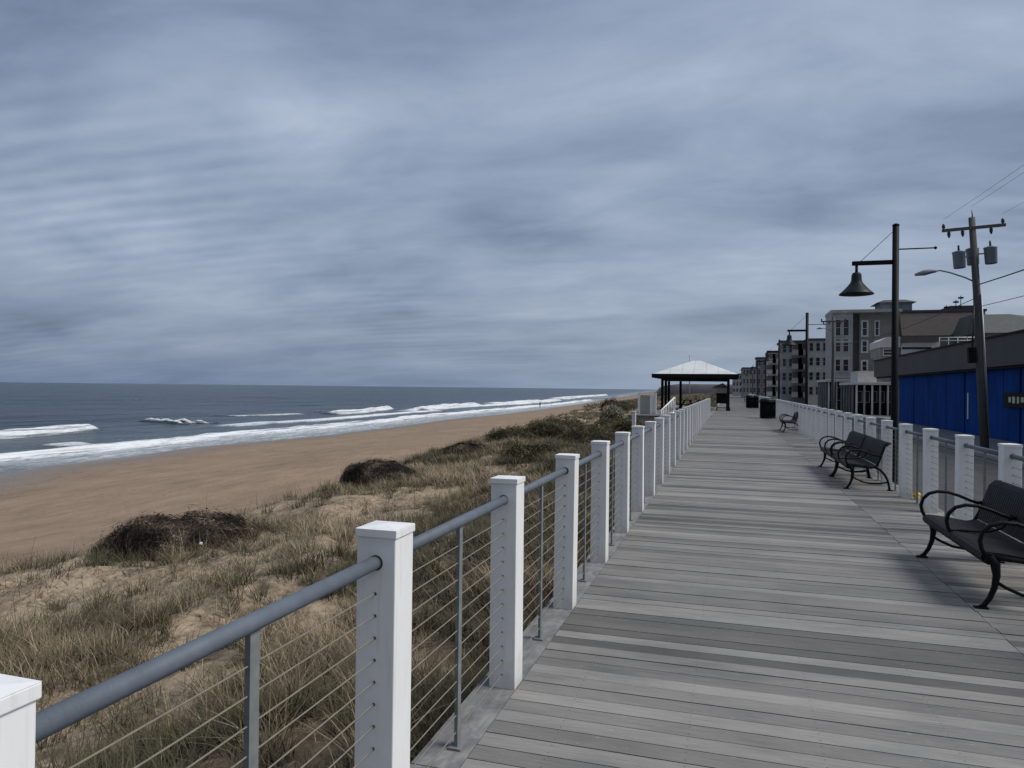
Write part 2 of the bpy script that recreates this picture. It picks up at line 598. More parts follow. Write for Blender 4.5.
struct(b.build('road_line', M['road_paint']))

# far wooded shore low on the horizon where the coast bends
b = MB()
vs = []; fs = []; n = 60
for i in range(n):
    q = i / (n - 1)
    d = 420 + 2600 * q ** 1.5
    x0_ = waterline(d) + 22
    hh_ = 3.2 + 3.5 * float(fbm(q * 14, .3, 400, 4)) + 3 * q
    vs += [(x0_, d, -2.2), (x0_ + 4, d, hh_ * .7), (x0_ + 14, d, hh_), (x0_ + 400, d, hh_ * .9), (x0_ + 402, d, -2.2)]
for i in range(n - 1):
    for j in range(4):
        fs.append((i * 5 + j, i * 5 + j + 1, i * 5 + j + 6, i * 5 + j + 5))
fs.append((4, 3, 2, 1, 0))
b.add(vs, fs, True)
struct(b.build('far_hills', simple('far_woods', (.15, .15, .165), .95, .35, .12, 0, .6, .5)))

# ------------------------------------------------------------------ sea
def wave_line(pts, z=-3.3):
    a = np.array([(on_z(x, y, z).y, on_z(x, y, z).x) for x, y in pts])
    a = a[np.argsort(a[:, 0])]
    return a[:, 0], waterline(a[:, 0]) - a[:, 1]


#        points in the photograph                                                       height, trail, strength
BR = [
    ([(-120, 474), (0, 457), (86, 449), (162, 441), (208, 435), (260, 431), (301, 428.2), (382, 420.6), (428, 415.4), (479, 411), (540, 405.6), (590, 399.6)], .5, 1.1, 1.0),
    ([(-120, 443), (0, 436), (50, 432), (97, 428)], .85, 1.5, 1.05),
    ([(150, 421), (185, 423), (216, 422)], .70, 1.5, 1.0),
    ([(40, 444), (82, 441.5)], .26, 1.5, .72),
    ([(306, 410.8), (319, 411)], .8, 1.5, .9),
    ([(332, 413.3), (360, 412), (392, 408.3)], .85, 2, 1.0),
    ([(424, 410), (451, 406.6), (480, 405)], .85, 3, 1.0),
    ([(488, 404.6), (510, 404), (540, 402), (560, 400)], .9, 5, 1.0),
    ([(560, 399.2), (585, 397), (607, 395.2)], 1.1, 9, 1.0),
    ([(135, 399.6), (140, 399.6)], .5, 1.5, .8),
    ([(210, 425.5), (300, 420.5), (380, 414.6), (440, 409.8)], .24, 3, .78),
    ([(400, 411), (470, 406.4), (540, 402)], .3, 4, .8),
    ([(230, 414.5), (262, 414.2), (300, 413)], .2, 3, .62),
]
sd = np.concatenate([np.arange(-160, -10, 5), np.arange(-10, 110, .5), np.arange(110, 260, 1.2), np.geomspace(260, 1200, 170), np.geomspace(1250, 25000, 40)])
ss = np.concatenate([np.linspace(-9, 0, 12)[:-1], np.arange(0, 60, .3), np.arange(60, 150, .8), np.geomspace(151, 400, 40), np.geomspace(430, 26000, 40)])
SD, SS = np.meshgrid(sd, ss, indexing='ij')
h = np.zeros_like(SD); foam = np.zeros_like(SD)
for bi, (pts, hh_, trail, st) in enumerate(BR):
    bd, bs = wave_line(pts)
    sk = np.interp(SD, bd, bs) + (fbm(SD * .06, SD * 0 + bi, 40 + bi, 4) - .5) * 3.2
    endw = np.clip(.06 * (bd[-1] - bd[0]), .8, 12)
    inr = sstep(bd[0] - endw, bd[0] + endw, SD) * (1 - sstep(bd[-1] - endw, bd[-1] + endw, SD))
    x = SS - sk                                            # >0 is seaward of the crest
    lump = .65 + .7 * fbm(SD * .25, SS * .2, 60 + bi, 3)
    ridge = np.where(x > 0, np.exp(-(x / (trail * 1.1)) ** 2), np.exp(-(x / .75) ** 2))
    h += .82 * hh_ * ridge * inr * lump
    rag = 1 + .9 * (fbm(SD * .35, SS * .6, 140 + bi, 4) - .5)
    x = x / rag
    fo = np.where(x > 0, np.exp(-(x / (trail * .8)) ** 2), np.exp(-(x / 1.5) ** 2))
    foam = np.maximum(foam, fo * inr * st)
    if bi == 0:                                            # lacy wash up the sand behind the shore break
        wash = ((x < 0) & (SS > -3)) * (.43 + .20 * np.exp(x / 3.5)) * inr
        foam = np.maximum(foam, wash)
        back = (x > 0) * .44 * np.exp(-(x / 12.0)) * inr
        foam = np.maximum(foam, back)
surf = .40 * sstep(60, 150, SD) * np.exp(-np.clip(SS - 4, 0, None) / 45.0) * (.55 + .9 * fbm(SD * .03, SS * .09, 333, 4))
foam = np.maximum(foam, surf)
edge = np.exp(-((SS - .2 - (fbm(SD * .05, SD * 0, 77, 3) - .5) * 3) / .6) ** 2) * .26
foam = np.maximum(foam, edge)
h += (fbm(SD * .05, SS * .16, 90, 4) - .5) * .5 * sstep(5, 40, SS) * (1 - sstep(200, 500, SS))
shallow = np.exp(-np.clip(SS, 0, None) / 22.0)
SL = waterline(SD) - SS
ZS = WATER + h + .015 - .05 * sstep(0, -9, -SS) * 0
V = np.stack([SL, SD, ZS], -1).reshape(-1, 3)
o = fast_mesh('sea_water', V, grid_faces(len(sd), len(ss))[:, ::-1], M['sea'], {'foam': foam, 'shallow': shallow}, True)
struct(o)

# ------------------------------------------------------------------ boardwalk
b = MB(); y = -8.0
XL, XS, XR = -1.07, 1.735, 2.78
while y < 150:
    w = .124
    z = random.uniform(-.003, .002)
    e = random.uniform(-.006, .006)
    b.box(XL, XS + e, y, y + w - .006, -.04, z)
    z = random.uniform(-.003, .002)
    b.box(XS + .006 + e, XR, y, y + w - .006, -.04, z)
    y += w
struct(b.build('boardwalk', M['planks']))
b = MB(); y = -8.0
while y < 150:
    l = 3.6
    if y < 44.3:
        b.box(-1.285, -1.075, y, min(y + l, 44.4) - .006, -.10, -.002)
    else:
        b.box(-1.285, -1.075, y, y + l - .006, -.10, -.002)
    y += l
struct(b.build('boardwalk_edge', M['rim']))
b = MB()
for x in (-1.24, .3, 1.74, 2.66):
    b.box(x - .06, x + .06, -8, 150, -.42, -.105 if x < -1 else -.045)
yy = -7.5
while yy < 150:
    for x in (-1.05, .3, 2.5):
        b.box(x - .12, x + .12, yy - .12, yy + .12, -1.6, -.425)
    yy += 3
struct(b.build('boardwalk_structure', M['rim']))


# ------------------------------------------------------------------ railings
def railing(label, x_in, side, centres, half=.0725, H=1.085, cables=True):
    """posts with caps, a pipe handrail in lengths, mid bars and wires. side=-1: posts lie seaward of x_in"""
    xc = x_in + side * half
    t = thing('cable_railing', label, 'railing', (xc, centres[0], 0))
    y0 = centres[0]
    pm = capm = hm = bm = None
    for i, c in enumerate(centres):
        yy = c - y0
        if pm is None:
            p = MB().box(-half, half, -half, half, -.004, H).build('post', M['vinyl'], t, .004)
            cp = MB()
            g = half + .005
            cp.box(-g, g, -g, g, H, H + .028)
            cp.add([(-g, -g, H + .028), (g, -g, H + .028), (g, g, H + .028), (-g, g, H + .028), (0, 0, H + .036)], [(0, 1, 4), (1, 2, 4), (2, 3, 4), (3, 0, 4)])
            cap = cp.build('cap', M['vinyl'], p, .003)
            gr = MB()
            for kz in range(12):
                z = .07 + kz * .075
                gr.tube([(0, -half - .003, z), (0, half + .003, z)], .0055, 8)
            gr.tube([(0, -half - .004, 1.0), (0, half + .004, 1.0)], .0265, 14)
            gro = gr.build('grommet', M['grommet'], p)
            pm = p
        else:
            p = copy_tree(pm, t)
        p.location = (0, yy, 0); p.rotation_euler = (random.gauss(0, .004), random.gauss(0, .004), random.gauss(0, .01))
        if i + 1 < len(centres):
            L = centres[i + 1] - c
            if hm is None:
                hm = MB().tube([(0, half - .01, 1.0), (0, L - half + .01, 1.0)], .0235, 14).build('handrail', M['steel_pipe'], t)
                q = hm
                bb = MB()
                bb.box(-.008, .008, L / 2 - .019, L / 2 + .019, .0, .98)
                bb.box(-.03, .03, L / 2 - .04, L / 2 + .04, -.002, .008)
                bm = bb.build('baluster', M['galv'], t)
                bq = bm
            else:
                q = hm.copy(); COL.objects.link(q); q.parent = t
                bq = bm.copy(); COL.objects.link(bq); bq.parent = t
            q.location = (0, yy, 0); bq.location = (0, yy, 0)
    if cables:
        for kz in range(12):
            z = .07 + kz * .075
            MB().tube([(0, -.05, z), (0, centres[-1] - y0, z)], .0026, 6).build('cable', M['cable'], t)
    return t


SP = 1.448
railing('long white-post railing with grey pipe handrail on the dune side, starting bottom left', -1.075, -1, [.818 + (SP - .001) * i for i in range(30)])
railing('white-post railing with grey pipe handrail along the street side, behind the benches', 2.50, 1, [7.96 - 1.41 * 3 + 1.41 * i for i in range(29)], .075)
railing('far white-post railing on the dune side, continuing past the pavilion', -1.075, -1, [69 + SP * i for i in range(30)], cables=False)
railing('far white-post railing on the street side, beyond the black trash bins', 2.50, 1, [50 + 1.41 * i for i in range(40)], .075, cables=False)


# ------------------------------------------------------------------ benches
def make_bench(label):
    t = thing('park_bench', label, 'bench', group='black metal benches along the boardwalk')
    seat = [(.055, .325), (.018, .345), (.0, .375), (.012, .402), (.05, .414), (.13, .408), (.25, .392), (.36, .376), (.42, .376), (.455, .395)]
    back = [(.462, .405), (.478, .45), (.50, .53), (.527, .62), (.552, .70), (.575, .745), (.605, .772), (.64, .772), (.655, .755)]
    hl = .845
    n = 36; pitch = 2 * hl / n
    s = MB(); bk = MB()
    for i in range(n):
        y0 = -hl + i * pitch
        s.ribbon(seat, y0 + .003, y0 + pitch - .010, .006)
        bk.ribbon(back, y0 + .003, y0 + pitch - .010, .006)
    s.tube([(.05, -hl, .350), (.05, hl, .350)], .018, 8); s.tube([(.43, -hl, .366), (.43, hl, .366)], .014, 8)
    for y in (-hl + .01, 0, hl - .01):
        s.tube([(x, y, z - .012) for x, z in seat[3:]], .011, 6)
    bk.tube([(.635, -hl, .756), (.635, hl, .756)], .014, 8)
    for y in (-hl + .008, 0, hl - .008):
        bk.tube([(x + .010, y, z - .004) for x, z in back], .012, 6)
    s.build('seat', M['dark_strap'], t); bk.build('backrest', M['dark_strap'], t)
    armp = [(.03, .385), (.0, .44), (-.012, .50), (.005, .565), (.055, .618), (.13, .643), (.22, .640), (.32, .610), (.41, .570), (.47, .552), (.53, .56)]
    low = [(.03, .385), (.10, .395), (.2, .392), (.30, .395), (.40, .43), (.455, .50), (.47, .552)]
    for y in (-hl - .012, 0, hl + .012):
        a = MB().tube([(x, y, z) for x, z in armp], .0155, 8, sy=1.25)
        if y == 0: a.tube([(x, y, z + .03) for x, z in low], .010, 6)
        a.build('armrest', M['black_iron'], t)
    for y in (-hl - .012, hl + .012):
        fl = MB().tube([(.05, y, .40), (.09, y, .33), (.098, y, .25), (.085, y, .16), (.055, y, .08), (.015, y, .02), (-.012, y, .008)], [.03, .034, .026, .021, .019, .018, .014], 8)
        fl.tube([(.06, y - .02, .372), (.06, y + .02, .372)], .042, 14)
        fl.box(-.045, .045, y - .028, y + .028, 0, .012)
        fl.build('leg', M['black_iron'], t)
        rl = MB().tube([(.42, y, .375), (.50, y, .335), (.57, y, .26), (.615, y, .17), (.635, y, .08), (.645, y, .008)], [.022, .021, .02, .018, .018, .02], 8)
        rl.box(.61, .69, y - .028, y + .028, 0, .012)
        rl.build('leg', M['black_iron'], t)
        MB().tube([(.094, y, .205), (.16, y, .165), (.26, y, .122), (.38, y, .105), (.50, y, .112), (.625, y, .135)], .0135, 8).build('stretcher', M['black_iron'], t)
        MB().tube([(.05, y, .385), (.2, y, .372), (.36, y, .358), (.44, y, .375), (.485, y, .46), (.535, y, .60), (.575, y, .72), (.635, y, .752)], .017, 8).build('side_frame', M['black_iron'], t)
    return t


bench = make_bench('nearest black metal bench, cut by the right edge of the photo')
bench.location = (1.80, 6.97, 0)
for (x, y, lab) in ((1.84, 13.72, 'nearer of the two black metal benches set end to end before white posts'),
                    (1.84, 15.56, 'farther of the two black metal benches set end to end before white posts'),
                    (1.95, 30.2, 'small distant black metal bench beside the black trash bin')):
    c = copy_tree(bench); c.location = (x, y, 0); c['label'] = lab


# ------------------------------------------------------------------ street lamps
def make_lamp(label):
    t = thing('street_lamp', label, 'street lamp', group='black bell-shade lamps along the boardwalk')
    p = MB().tube([(0, 0, RZ), (0, 0, 1.2), (0, 0, 4.76)], [.066, .062, .058], 16)
    p.lathe([(.075, RZ), (.15, RZ), (.15, RZ + .06), (.10, RZ + .16), (.085, RZ + .5), (.07, RZ + .56)], 16)
    p.lathe([(.062, 4.755), (.066, 4.78), (.03, 4.80)], 12)
    p.build('pole', M['black_iron'], t)
    MB().box(-.755, -.05, -.035, .035, 4.03, 4.11).build('arm', M['black_iron'], t, .006)
    MB().tube([(-.6, 0, 4.11), (-.02, 0, 4.68)], .005, 6).build('stay_cable', M['wire'], t)
    s = MB().tube([(-.675, 0, 4.03), (-.675, 0, 3.87)], .026, 10)
    s.lathe([(.03, 3.90), (.07, 3.885), (.09, 3.84), (.094, 3.74), (.115, 3.69), (.17, 3.62), (.235, 3.55), (.305, 3.487), (.312, 3.468), (.298, 3.474), (.225, 3.54), (.16, 3.605), (.10, 3.67), (.02, 3.70)], 28, (-.675, 0), False)
    so = s.build('lamp_shade', M['lamp_green'], t)
    MB().lathe([(.01, 3.70), (.07, 3.68), (.09, 3.62), (.07, 3.56), (.01, 3.54)], 14, (-.675, 0)).build('bulb', M['lens'], so)
    rd = MB().tube([(.05, 0, 4.31), (.66, 0, 4.31)], .013, 8)
    rd.lathe([(.005, 4.28), (.026, 4.295), (.03, 4.31), (.026, 4.325), (.005, 4.34)], 10, (.67, 0))
    rd.build('banner_rod', M['black_iron'], t)
    return t


lamp = make_lamp('tallest and nearest black street lamp, its bell shade against the sky')
LX = on_d(894.5, 388, 15.1).x
lamp.location = (LX, 15.1, 0)
for kx, (y, lab) in enumerate(((31.4, 'second black street lamp along the boardwalk, in front of the grey block with balconies'),
                               (47.7, 'third black street lamp along the boardwalk, just left of the second'),
                               (64.0, 'fourth black street lamp from the near end, above the bins'),
                               (80.3, 'fifth black street lamp from the near end, small, right of the pavilion roof'),
                               (96.6, 'farthest black street lamp, tiny among the distant buildings'))):
    c = copy_tree(lamp); c.location = (LX - .05 * kx, y, 0); c['label'] = lab
# a lone pole behind the pavilion
pt = on_d(689.5, 388, 75)
t = thing('flagpole', 'thin bare pole rising behind the pavilion roof', 'pole', (pt.x, 75, ground_z(pt.x, 75).item()))
MB().tube([(0, 0, -.2), (0, 0, 2.6), (0, 0, hgt(689, 356, 75) - t.location.z)], [.07, .06, .05], 10).build('pole', M['alu'], t)
MB().lathe([(.01, hgt(689, 356, 75) - t.location.z), (.06, hgt(689, 356, 75) - t.location.z + .04), (.01, hgt(689, 356, 75) - t.location.z + .09)], 10).build('finial', M['alu'], t)


# ------------------------------------------------------------------ utility poles
def make_utility(label, full=True):
    t = thing('utility_pole', label, 'utility pole', group='wooden utility poles along the street')
    T = 9.10
    MB().tube([(0, 0, -.62), (.0, 0, 3.0), (.03, 0, 6), (.0, 0, T)], [.165, .15, .14, .12], 14).build('pole', M['wood_pole'], t)
    MB().box(-1.14, 1.14, -.2, -.10, T - .52, T - .40).build('crossarm', M['wood_pole'], t)
    for x, up_ in ((-1.08, 1), (1.05, 1), (-.9, 0), (-.40, 0), (.62, 0)):
        m = MB()
        if up_: m.lathe([(.02, T - .40), (.05, T - .36), (.075, T - .30), (.05, T - .26), (.06, T - .22), (.02, T - .18)], 10, (x, -.15))
        else: m.lathe([(.03, T - .78), (.045, T - .72), (.07, T - .66), (.055, T - .60), (.08, T - .57), (.02, T - .52)], 10, (x, -.15))
        m.build('insulator', M['insul'], t)
    MB().tube([(.02, -.02, T - .1), (.02, -.02, T + .3)], .022, 8).build('top_pin', M['insul'], t)
    if full:
        for (x, y, dz) in ((-.55, -.05, .02), (.08, .42, .18), (.60, -.02, .10)):
            z = 7.02 + dz
            m = MB().lathe([(.20, z), (.22, z + .03), (.235, z + .62), (.25, z + .64), (.25, z + .68), (.12, z + .72), (.02, z + .74)], 18, (x, y))
            q = m.build('transformer', M['can'], t)
            bu = MB().lathe([(.03, z + .72), (.05, z + .78), (.035, z + .84), (.045, z + .90), (.02, z + .96)], 8, (x, y))
            bu.build('bushing', M['insul'], q)
            MB().tube([(x * .2, y * .3, z + .45), (x * .85, y * .85, z + .45)], .03, 6).build('bracket', M['alu'], q)
        m = MB().tube([(0, 0, 6.42), (-.35, 0, 6.64), (-.9, 0, 6.9), (-1.25, 0, 7.02), (-1.5, 0, 7.0)], .03, 8)
        a = m.build('lamp_arm', M['alu'], t)
        hd = MB()
        hd.tube([(-1.40, 0, 7.0), (-1.55, 0, 7.02), (-1.85, 0, 6.98), (-2.2, 0, 6.92)], [.05, .09, .12, .05], 10, sy=1.1)
        hd.build('lamp_head', M['alu'], a)
        MB().tube([(.15, -.13, .1), (.15, -.12, 5.9)], .035, 8).build('conduit', M['alu'], t)
        MB().box(-.42, -.16, -.16, .10, 3.1, 3.75).build('junction_box', M['signblack'], t, .02)
        MB().tube([(-.30, -.2, 3.75), (-.22, -.2, 4.6), (-.15, -.18, 5.4)], .03, 6).build('cable_drop', M['wire'], t)
    return t


base = on_d(984.5, 388, 33.7)
up1 = make_utility('leaning wooden utility pole with three transformer cans, before the blue building')
up1.location = (base.x, 33.7, -.25); up1.rotation_euler = (0, math.radians(-3.2), 0)
b2 = on_d(832.8, 388, 75.6)
up2 = make_utility('distant thin utility pole before the taupe hotel corner', False)
up2.location = (b2.x, 75.6, -.25)
aa = MB().tube([(0, 0, 7.6), (-.6, 0, 7.95), (-1.0, 0, 8.0)], .03, 6).build('lamp_arm', M['alu'], up2)
MB().tube([(-.95, 0, 8.0), (-1.2, 0, 8.0), (-1.5, 0, 7.95)], [.05, .10, .04], 8).build('lamp_head', M['alu'], aa)
up3 = copy_tree(up1); up3.location = (base.x, -7, -.25); up3.rotation_euler = (0, 0, 0)
up3['label'] = 'wooden utility pole on the street behind the viewer, outside the photo'


def sag(a, b, s, n=14):
    a = Vector(a); b = Vector(b)
    return [a.lerp(b, i / n) - Vector((0, 0, s * 4 * (i / n) * (1 - i / n))) for i in range(n + 1)]


bx = base.x
mw = Matrix.Translation((bx, 33.7, -.25)) @ Matrix.Rotation(math.radians(-3.2), 4, 'Y')
tips1 = [tuple(mw @ Vector(p)) for p in ((-1.08, -.15, 9.10), (1.05, -.15, 9.10), (.02, -.02, 9.57))]
tips3 = [(bx - 1.08, -7.15, 8.85), (bx + 1.05, -7.15, 8.85), (bx + .02, -7.02, 9.32)]
tips2 = [(b2.x - 1.2, 75.5, 9.0), (b2.x + 1.15, 75.5, 9.0), (b2.x, 75.6, 9.4)]
names = ('left crossarm tip', 'right crossarm tip', 'top pin')
for i in range(3):
    w = MB().tube(sag(tips1[i], tips3[i], .35), .005, 5)
    tag(w.build('overhead_wire', M['wire']), 'thin overhead wire from the %s of the near utility pole towards the viewer' % names[i], 'wire', 'overhead wires')
for z, zb, r, lab in ((6.0, 6.2, .024, 'thick black cable leaving the near utility pole below its lamp arm'), (5.1, 5.3, .012, 'lower thin cable leaving the near utility pole above the blue building roof')):
    w = MB().tube(sag((bx - .40, 33.6, z), (bx, -7, zb), .4), r, 6)
    tag(w.build('overhead_wire', M['wire']), lab, 'wire', 'overhead wires')
w = MB().tube(sag((bx - .36, 33.8, 5.5), (b2.x, 75.6, 6.2), .5), .016, 6)
tag(w.build('overhead_wire', M['wire']), 'black cable slung from the near utility pole to the far one across the hotel front', 'wire', 'overhead wires')
w = MB().tube(sag((bx - .36, 33.8, 5.2), (14.2, 52, 4.45), .3), .012, 6)
tag(w.build('overhead_wire', M['wire']), 'service cable dropping from the near utility pole to the blue building roof', 'wire', 'overhead wires')

# ------------------------------------------------------------------ buildings
def window(t, x0, x1, z0, z1, y, frame=.09, mat=None, name='window', mull=True):
    """a window in a wall facing -y; the frame stands proud of the wall"""
    m = MB()
    m.box(x0 - frame, x0, y - .07, y, z0 - frame, z1 + frame); m.box(x1, x1 + frame, y - .07, y, z0 - frame, z1 + frame)
    m.box(x0, x1, y - .07, y, z1, z1 + frame); m.box(x0, x1, y - .09, y, z0 - frame, z0)
    if mull: m.box(x0, x1, y - .05, y, (z0 + z1) / 2 - .03, (z0 + z1) / 2 + .03)
    w = m.build(name, mat or M['white_trim'], t)
    MB().box(x0, x1, y - .03, y - .003, z0, z1).build('pane', M['glass_dark'], w)
    return w


def windowx(t, y0, y1, z0, z1, x, frame=.09):
    m = MB()
    m.box(x - .07, x, y0 - frame, y0, z0 - frame, z1 + frame); m.box(x - .07, x, y1, y1 + frame, z0 - frame, z1 + frame)
    m.box(x - .07, x, y0, y1, z1, z1 + frame); m.box(x - .09, x, y0, y1, z0 - frame, z0)
    w = m.build('window', M['sid_grey'], t)
    MB().box(x - .03, x - .003, y0, y1, z0, z1).build('pane', M['glass_dark'], w)


# 1 blue single-storey building with a deep grey fascia
t = thing('blue_building', 'low bright blue building under a deep grey metal roof band, behind the utility pole', 'building')
yA, yB = 14.0, 64.8
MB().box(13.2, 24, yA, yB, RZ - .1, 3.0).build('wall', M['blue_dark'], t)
ys = [yA]
for xx in (1021, 1003, 987.5, 965, 946, 929, 914, 899):
    ys.append(13.0 / math.tan(math.atan((xx - 512) / F) - PSI))
ys = sorted(ys)
for i in range(len(ys) - 1):
    if ys[i + 1] - ys[i] > 8:
        n = 4
    else: n = 1
    for q in range(n):
        a = ys[i] + (ys[i + 1] - ys[i]) * q / n; c = ys[i] + (ys[i + 1] - ys[i]) * (q + 1) / n
        MB().box(13.02, 13.195, a + (.24 if i % 3 == 1 else .04), c - .02, RZ, 2.86).build('shutter', M['blue'], t, .01)
MB().box(13.0, 13.24, yB - .16, yB + .05, RZ, 2.9).build('corner_trim', M['white_trim'], t)
MB().box(12.98, 13.19, 46.55, 46.72, .1, 1.6).build('downpipe', M['white_trim'], t)
rf = MB(); rf.box(12.55, 24.2, yA, 72, 2.92, 4.36)
rfo = rf.build('roof_band', M['fascia'], t)
MB().box(12.48, 24.25, yA, 72.06, 4.36, 4.46).build('roof_edge', M['signblack'], rfo)
MB().box(14.6, 24.0, 65.0, 71.9, RZ - .1, 2.91).build('rear_wall', M['sid_dark'], t)
MB().box(12.70, 13.0, yA, 71.9, 2.80, 2.915).build('soffit_shadow', M['signblack'], t)  # black strip stands in for the shadow under the roof overhang
# sign, cut by the picture edge
sg = thing('wall_sign', 'black sign with pale letters on the blue wall, cut by the right edge', 'sign', (12.9, 39.2, 1.28))
MB().box(-.03, .05, -1.5, 1.45, -.36, .36).build('board', M['signblack'], sg, .02)
for q, (yy, w_, z0, z1) in enumerate(((.62, .15, -.12, .14), (.12, .17, -.16, .16), (-.42, .12, -.16, .16), (-.95, .16, -.1, .14))):
    MB().box(-.055, -.031, yy - w_, yy + w_, z0, z1).build('letter', M['signpale'], sg, .02)

# 2 white flat-roofed house behind it
D2 = 90.0
x0, x1 = lat(880, D2), lat(939, D2)
zt = hgt(905, 338, D2)
t = thing('white_house', 'off-white flat-topped house above the grey roof band, right of the near street lamp', 'building')
MB().box(x0, x1, D2, D2 + 4, RZ - .1, hgt(905, 357, D2)).build('lower_wall', M['sid_taupe'], t)
MB().box(x0 + 2.1, x1, D2 - .05, D2 + 4, hgt(905, 356.9, D2), hgt(905, 342.5, D2)).build('wall', M['offwhite'], t)
MB().box(x0 + 2.0, x1 - .3, D2 - .35, D2 + 4.2, hgt(905, 342.4, D2), hgt(905, 337, D2)).build('roof', M['brownroof'], t)
MB().box(x0 + 2.2, x1 - .8, D2 - .16, D2 - .06, hgt(915, 349, D2), hgt(915, 347.3, D2)).build('gutter', M['signblack'], t)
m = MB()
za, zb_, zc = hgt(885, 347.5, D2), hgt(885, 341, D2), hgt(885, 337, D2)
m.add([(x0 - .1, D2 - .3, za), (x0 + 1.98, D2 - .3, za), (x0 + 1.98, D2 - .3, zc), (x0 + .7, D2 - .3, zc), (x0 - .1, D2 - .3, zb_),
       (x0 - .1, D2 + 6, za), (x0 + 1.98, D2 + 6, za), (x0 + 1.98, D2 + 6, zc), (x0 + .7, D2 + 6, zc), (x0 - .1, D2 + 6, zb_)],
      [(0, 1, 2, 3, 4), (9, 8, 7, 6, 5), (0, 5, 6, 1), (1, 6, 7, 2), (2, 7, 8, 3), (3, 8, 9, 4), (4, 9, 5, 0)])
m.build('parapet', M['offwhite'], t)
MB().box(x0, x0 + 1.95, D2 - .02, D2 + 6, hgt(885, 356.9, D2), za - .01).build('upper_wall', M['sid_taupe'], t)
window(t, x0 + .35, x0 + 1.65, hgt(885, 355, D2), hgt(885, 349.5, D2), D2 - .03)
window(t, x0 + .35, x0 + 1.65, hgt(885, 366, D2), hgt(885, 360.5, D2), D2 - .01)
# roof-deck rail of white pipe
t = thing('deck_railing', 'white pipe railing of the roof deck right of the off-white house', 'railing', (lat(939, 79), 79, 0))
xa, xb = 0, lat(976, 79) - lat(939, 79)
for yy in (337.5, 340.5):
    MB().tube([(xa, 0, hgt(955, yy, 79)), (xb, 0, hgt(955, yy, 79))], .05, 6).build('rail', M['white_trim'], t)
for q in range(5):
    xx = xa + (xb - xa) * q / 4
    MB().tube([(xx, 0, hgt(955, 351, 79)), (xx, 0, hgt(955, 337, 79))], .04, 6).build('post', M['white_trim'], t)
t = thing('deck_house', 'low grey building carrying the white-railed roof deck', 'building')
MB().box(lat(940, 79), lat(985, 79), 79.3, 90, RZ, hgt(955, 348, 79)).build('wall', M['sid_grey'], t)
MB().box(lat(940, 79), lat(985, 79), 78.8, 90.2, hgt(955, 348, 79), hgt(955, 346.5, 79)).build('roof', M['darkroof'], t)

# 3 shopfronts under white canopies
for (xa, xb, d, yc, lab) in ((853, 896, 84, 385, 'dark shopfront under a flat white canopy with a white block on top, near the lamp'),
                             (826, 853, 98, 382, 'smaller dark shopfront under a white canopy, at the foot of the taupe hotel')):
    a, c = lat(xa, d), lat(xb, d)
    z = hgt((xa + xb) / 2, yc, d)
    t = thing('shopfront', lab, 'shop', group='shopfronts below the hotel')
    MB().box(a + .2, c, d, d + 9, RZ - .1, z - .02).build('wall', M['shopdark'], t)
    MB().box(a - .15, c, d - 1.3, d + 9, z, z + .3).build('canopy', M['offwhite'], t, .02)
    n = 6 if xa > 840 else 4
    for q in range(n):
        xx = a + .1 + (c - a - .4) * q / (n - 1)
        MB().box(xx, xx + .16, d - 1.2, d - 1.04, RZ, z - .003).build('column', M['sid_grey'] if q % 2 else M['white_trim'], t)
    for q in range(5):
        yq = d + .6 + q * 2.0
        MB().box(a - .02, a + .14, yq, yq + .16, RZ, z - .003).build('column', M['sid_grey'], t)
    for q in range(n - 1):
        xx = a + .45 + (c - a - .6) * q / (n - 1)
        window(t, xx, xx + (c - a) / n * .6, .5, z - .7, d - .004, .06, M['sid_grey'], 'shop_window', False)
    if xa > 840:
        MB().box(lat(858, d), lat(877, d), d + .2, d + 5, z + .305, hgt(866, 371, d)).build('roof_block', M['offwhite'], t)

# 4 big hotel
D4 = 111.0
H = lambda y: hgt(850, y, D4)
X = lambda x: lat(x, D4)
t = thing('hotel_building', 'large four-storey taupe hotel with a roof cupola behind the near street lamp', 'hotel')
hotel = t
zr = H(313.5)
MB().box(X(829.5), X(851), D4 - 1.2, D4 + 5, RZ - .1, zr).build('corner_bay', M['sid_grey'], t)
MB().box(X(851.05), X(859), D4 + .8, D4 + 12, RZ - .1, zr).build('recess_wall', M['sid_dark'], t)
MB().box(X(859), X(900), D4, D4 + 14, RZ - .1, zr).build('wall', M['sid_taupe'], t)
MB().box(X(900), X(984), D4 - 1, D4 + 16, RZ - .1, H(337)).build('brown_wall', M['sid_taupe'], t)
m = MB()
xa, xb, zb_, zt_ = X(899), X(985), H(337), H(313.5)
m.add([(xa, D4 - 1.5, zb_), (xb, D4 - 1.5, zb_), (xb, D4 + .2, zt_), (xa, D4 + .2, zt_), (xa, D4 + 16, zb_), (xb, D4 + 16, zb_), (xb, D4 + 12, zt_), (xa, D4 + 12, zt_)],
      [(0, 1, 2, 3), (3, 2, 6, 7), (7, 6, 5, 4), (0, 3, 7, 4), (1, 5, 6, 2), (0, 4, 5, 1)])
ro = m.build('mansard_roof', M['brownroof'], t)
MB().box(xa, xb + .2, D4 + .1, D4 + 12.2, zt_ + .003, zt_ + .32).build('roof_edge', M['darkroof'], ro)
MB().box(X(829), X(899.5), D4 - 1.5, D4 + 5.3, zr + .003, zr + .4).build('cornice', M['sid_pale'], t)
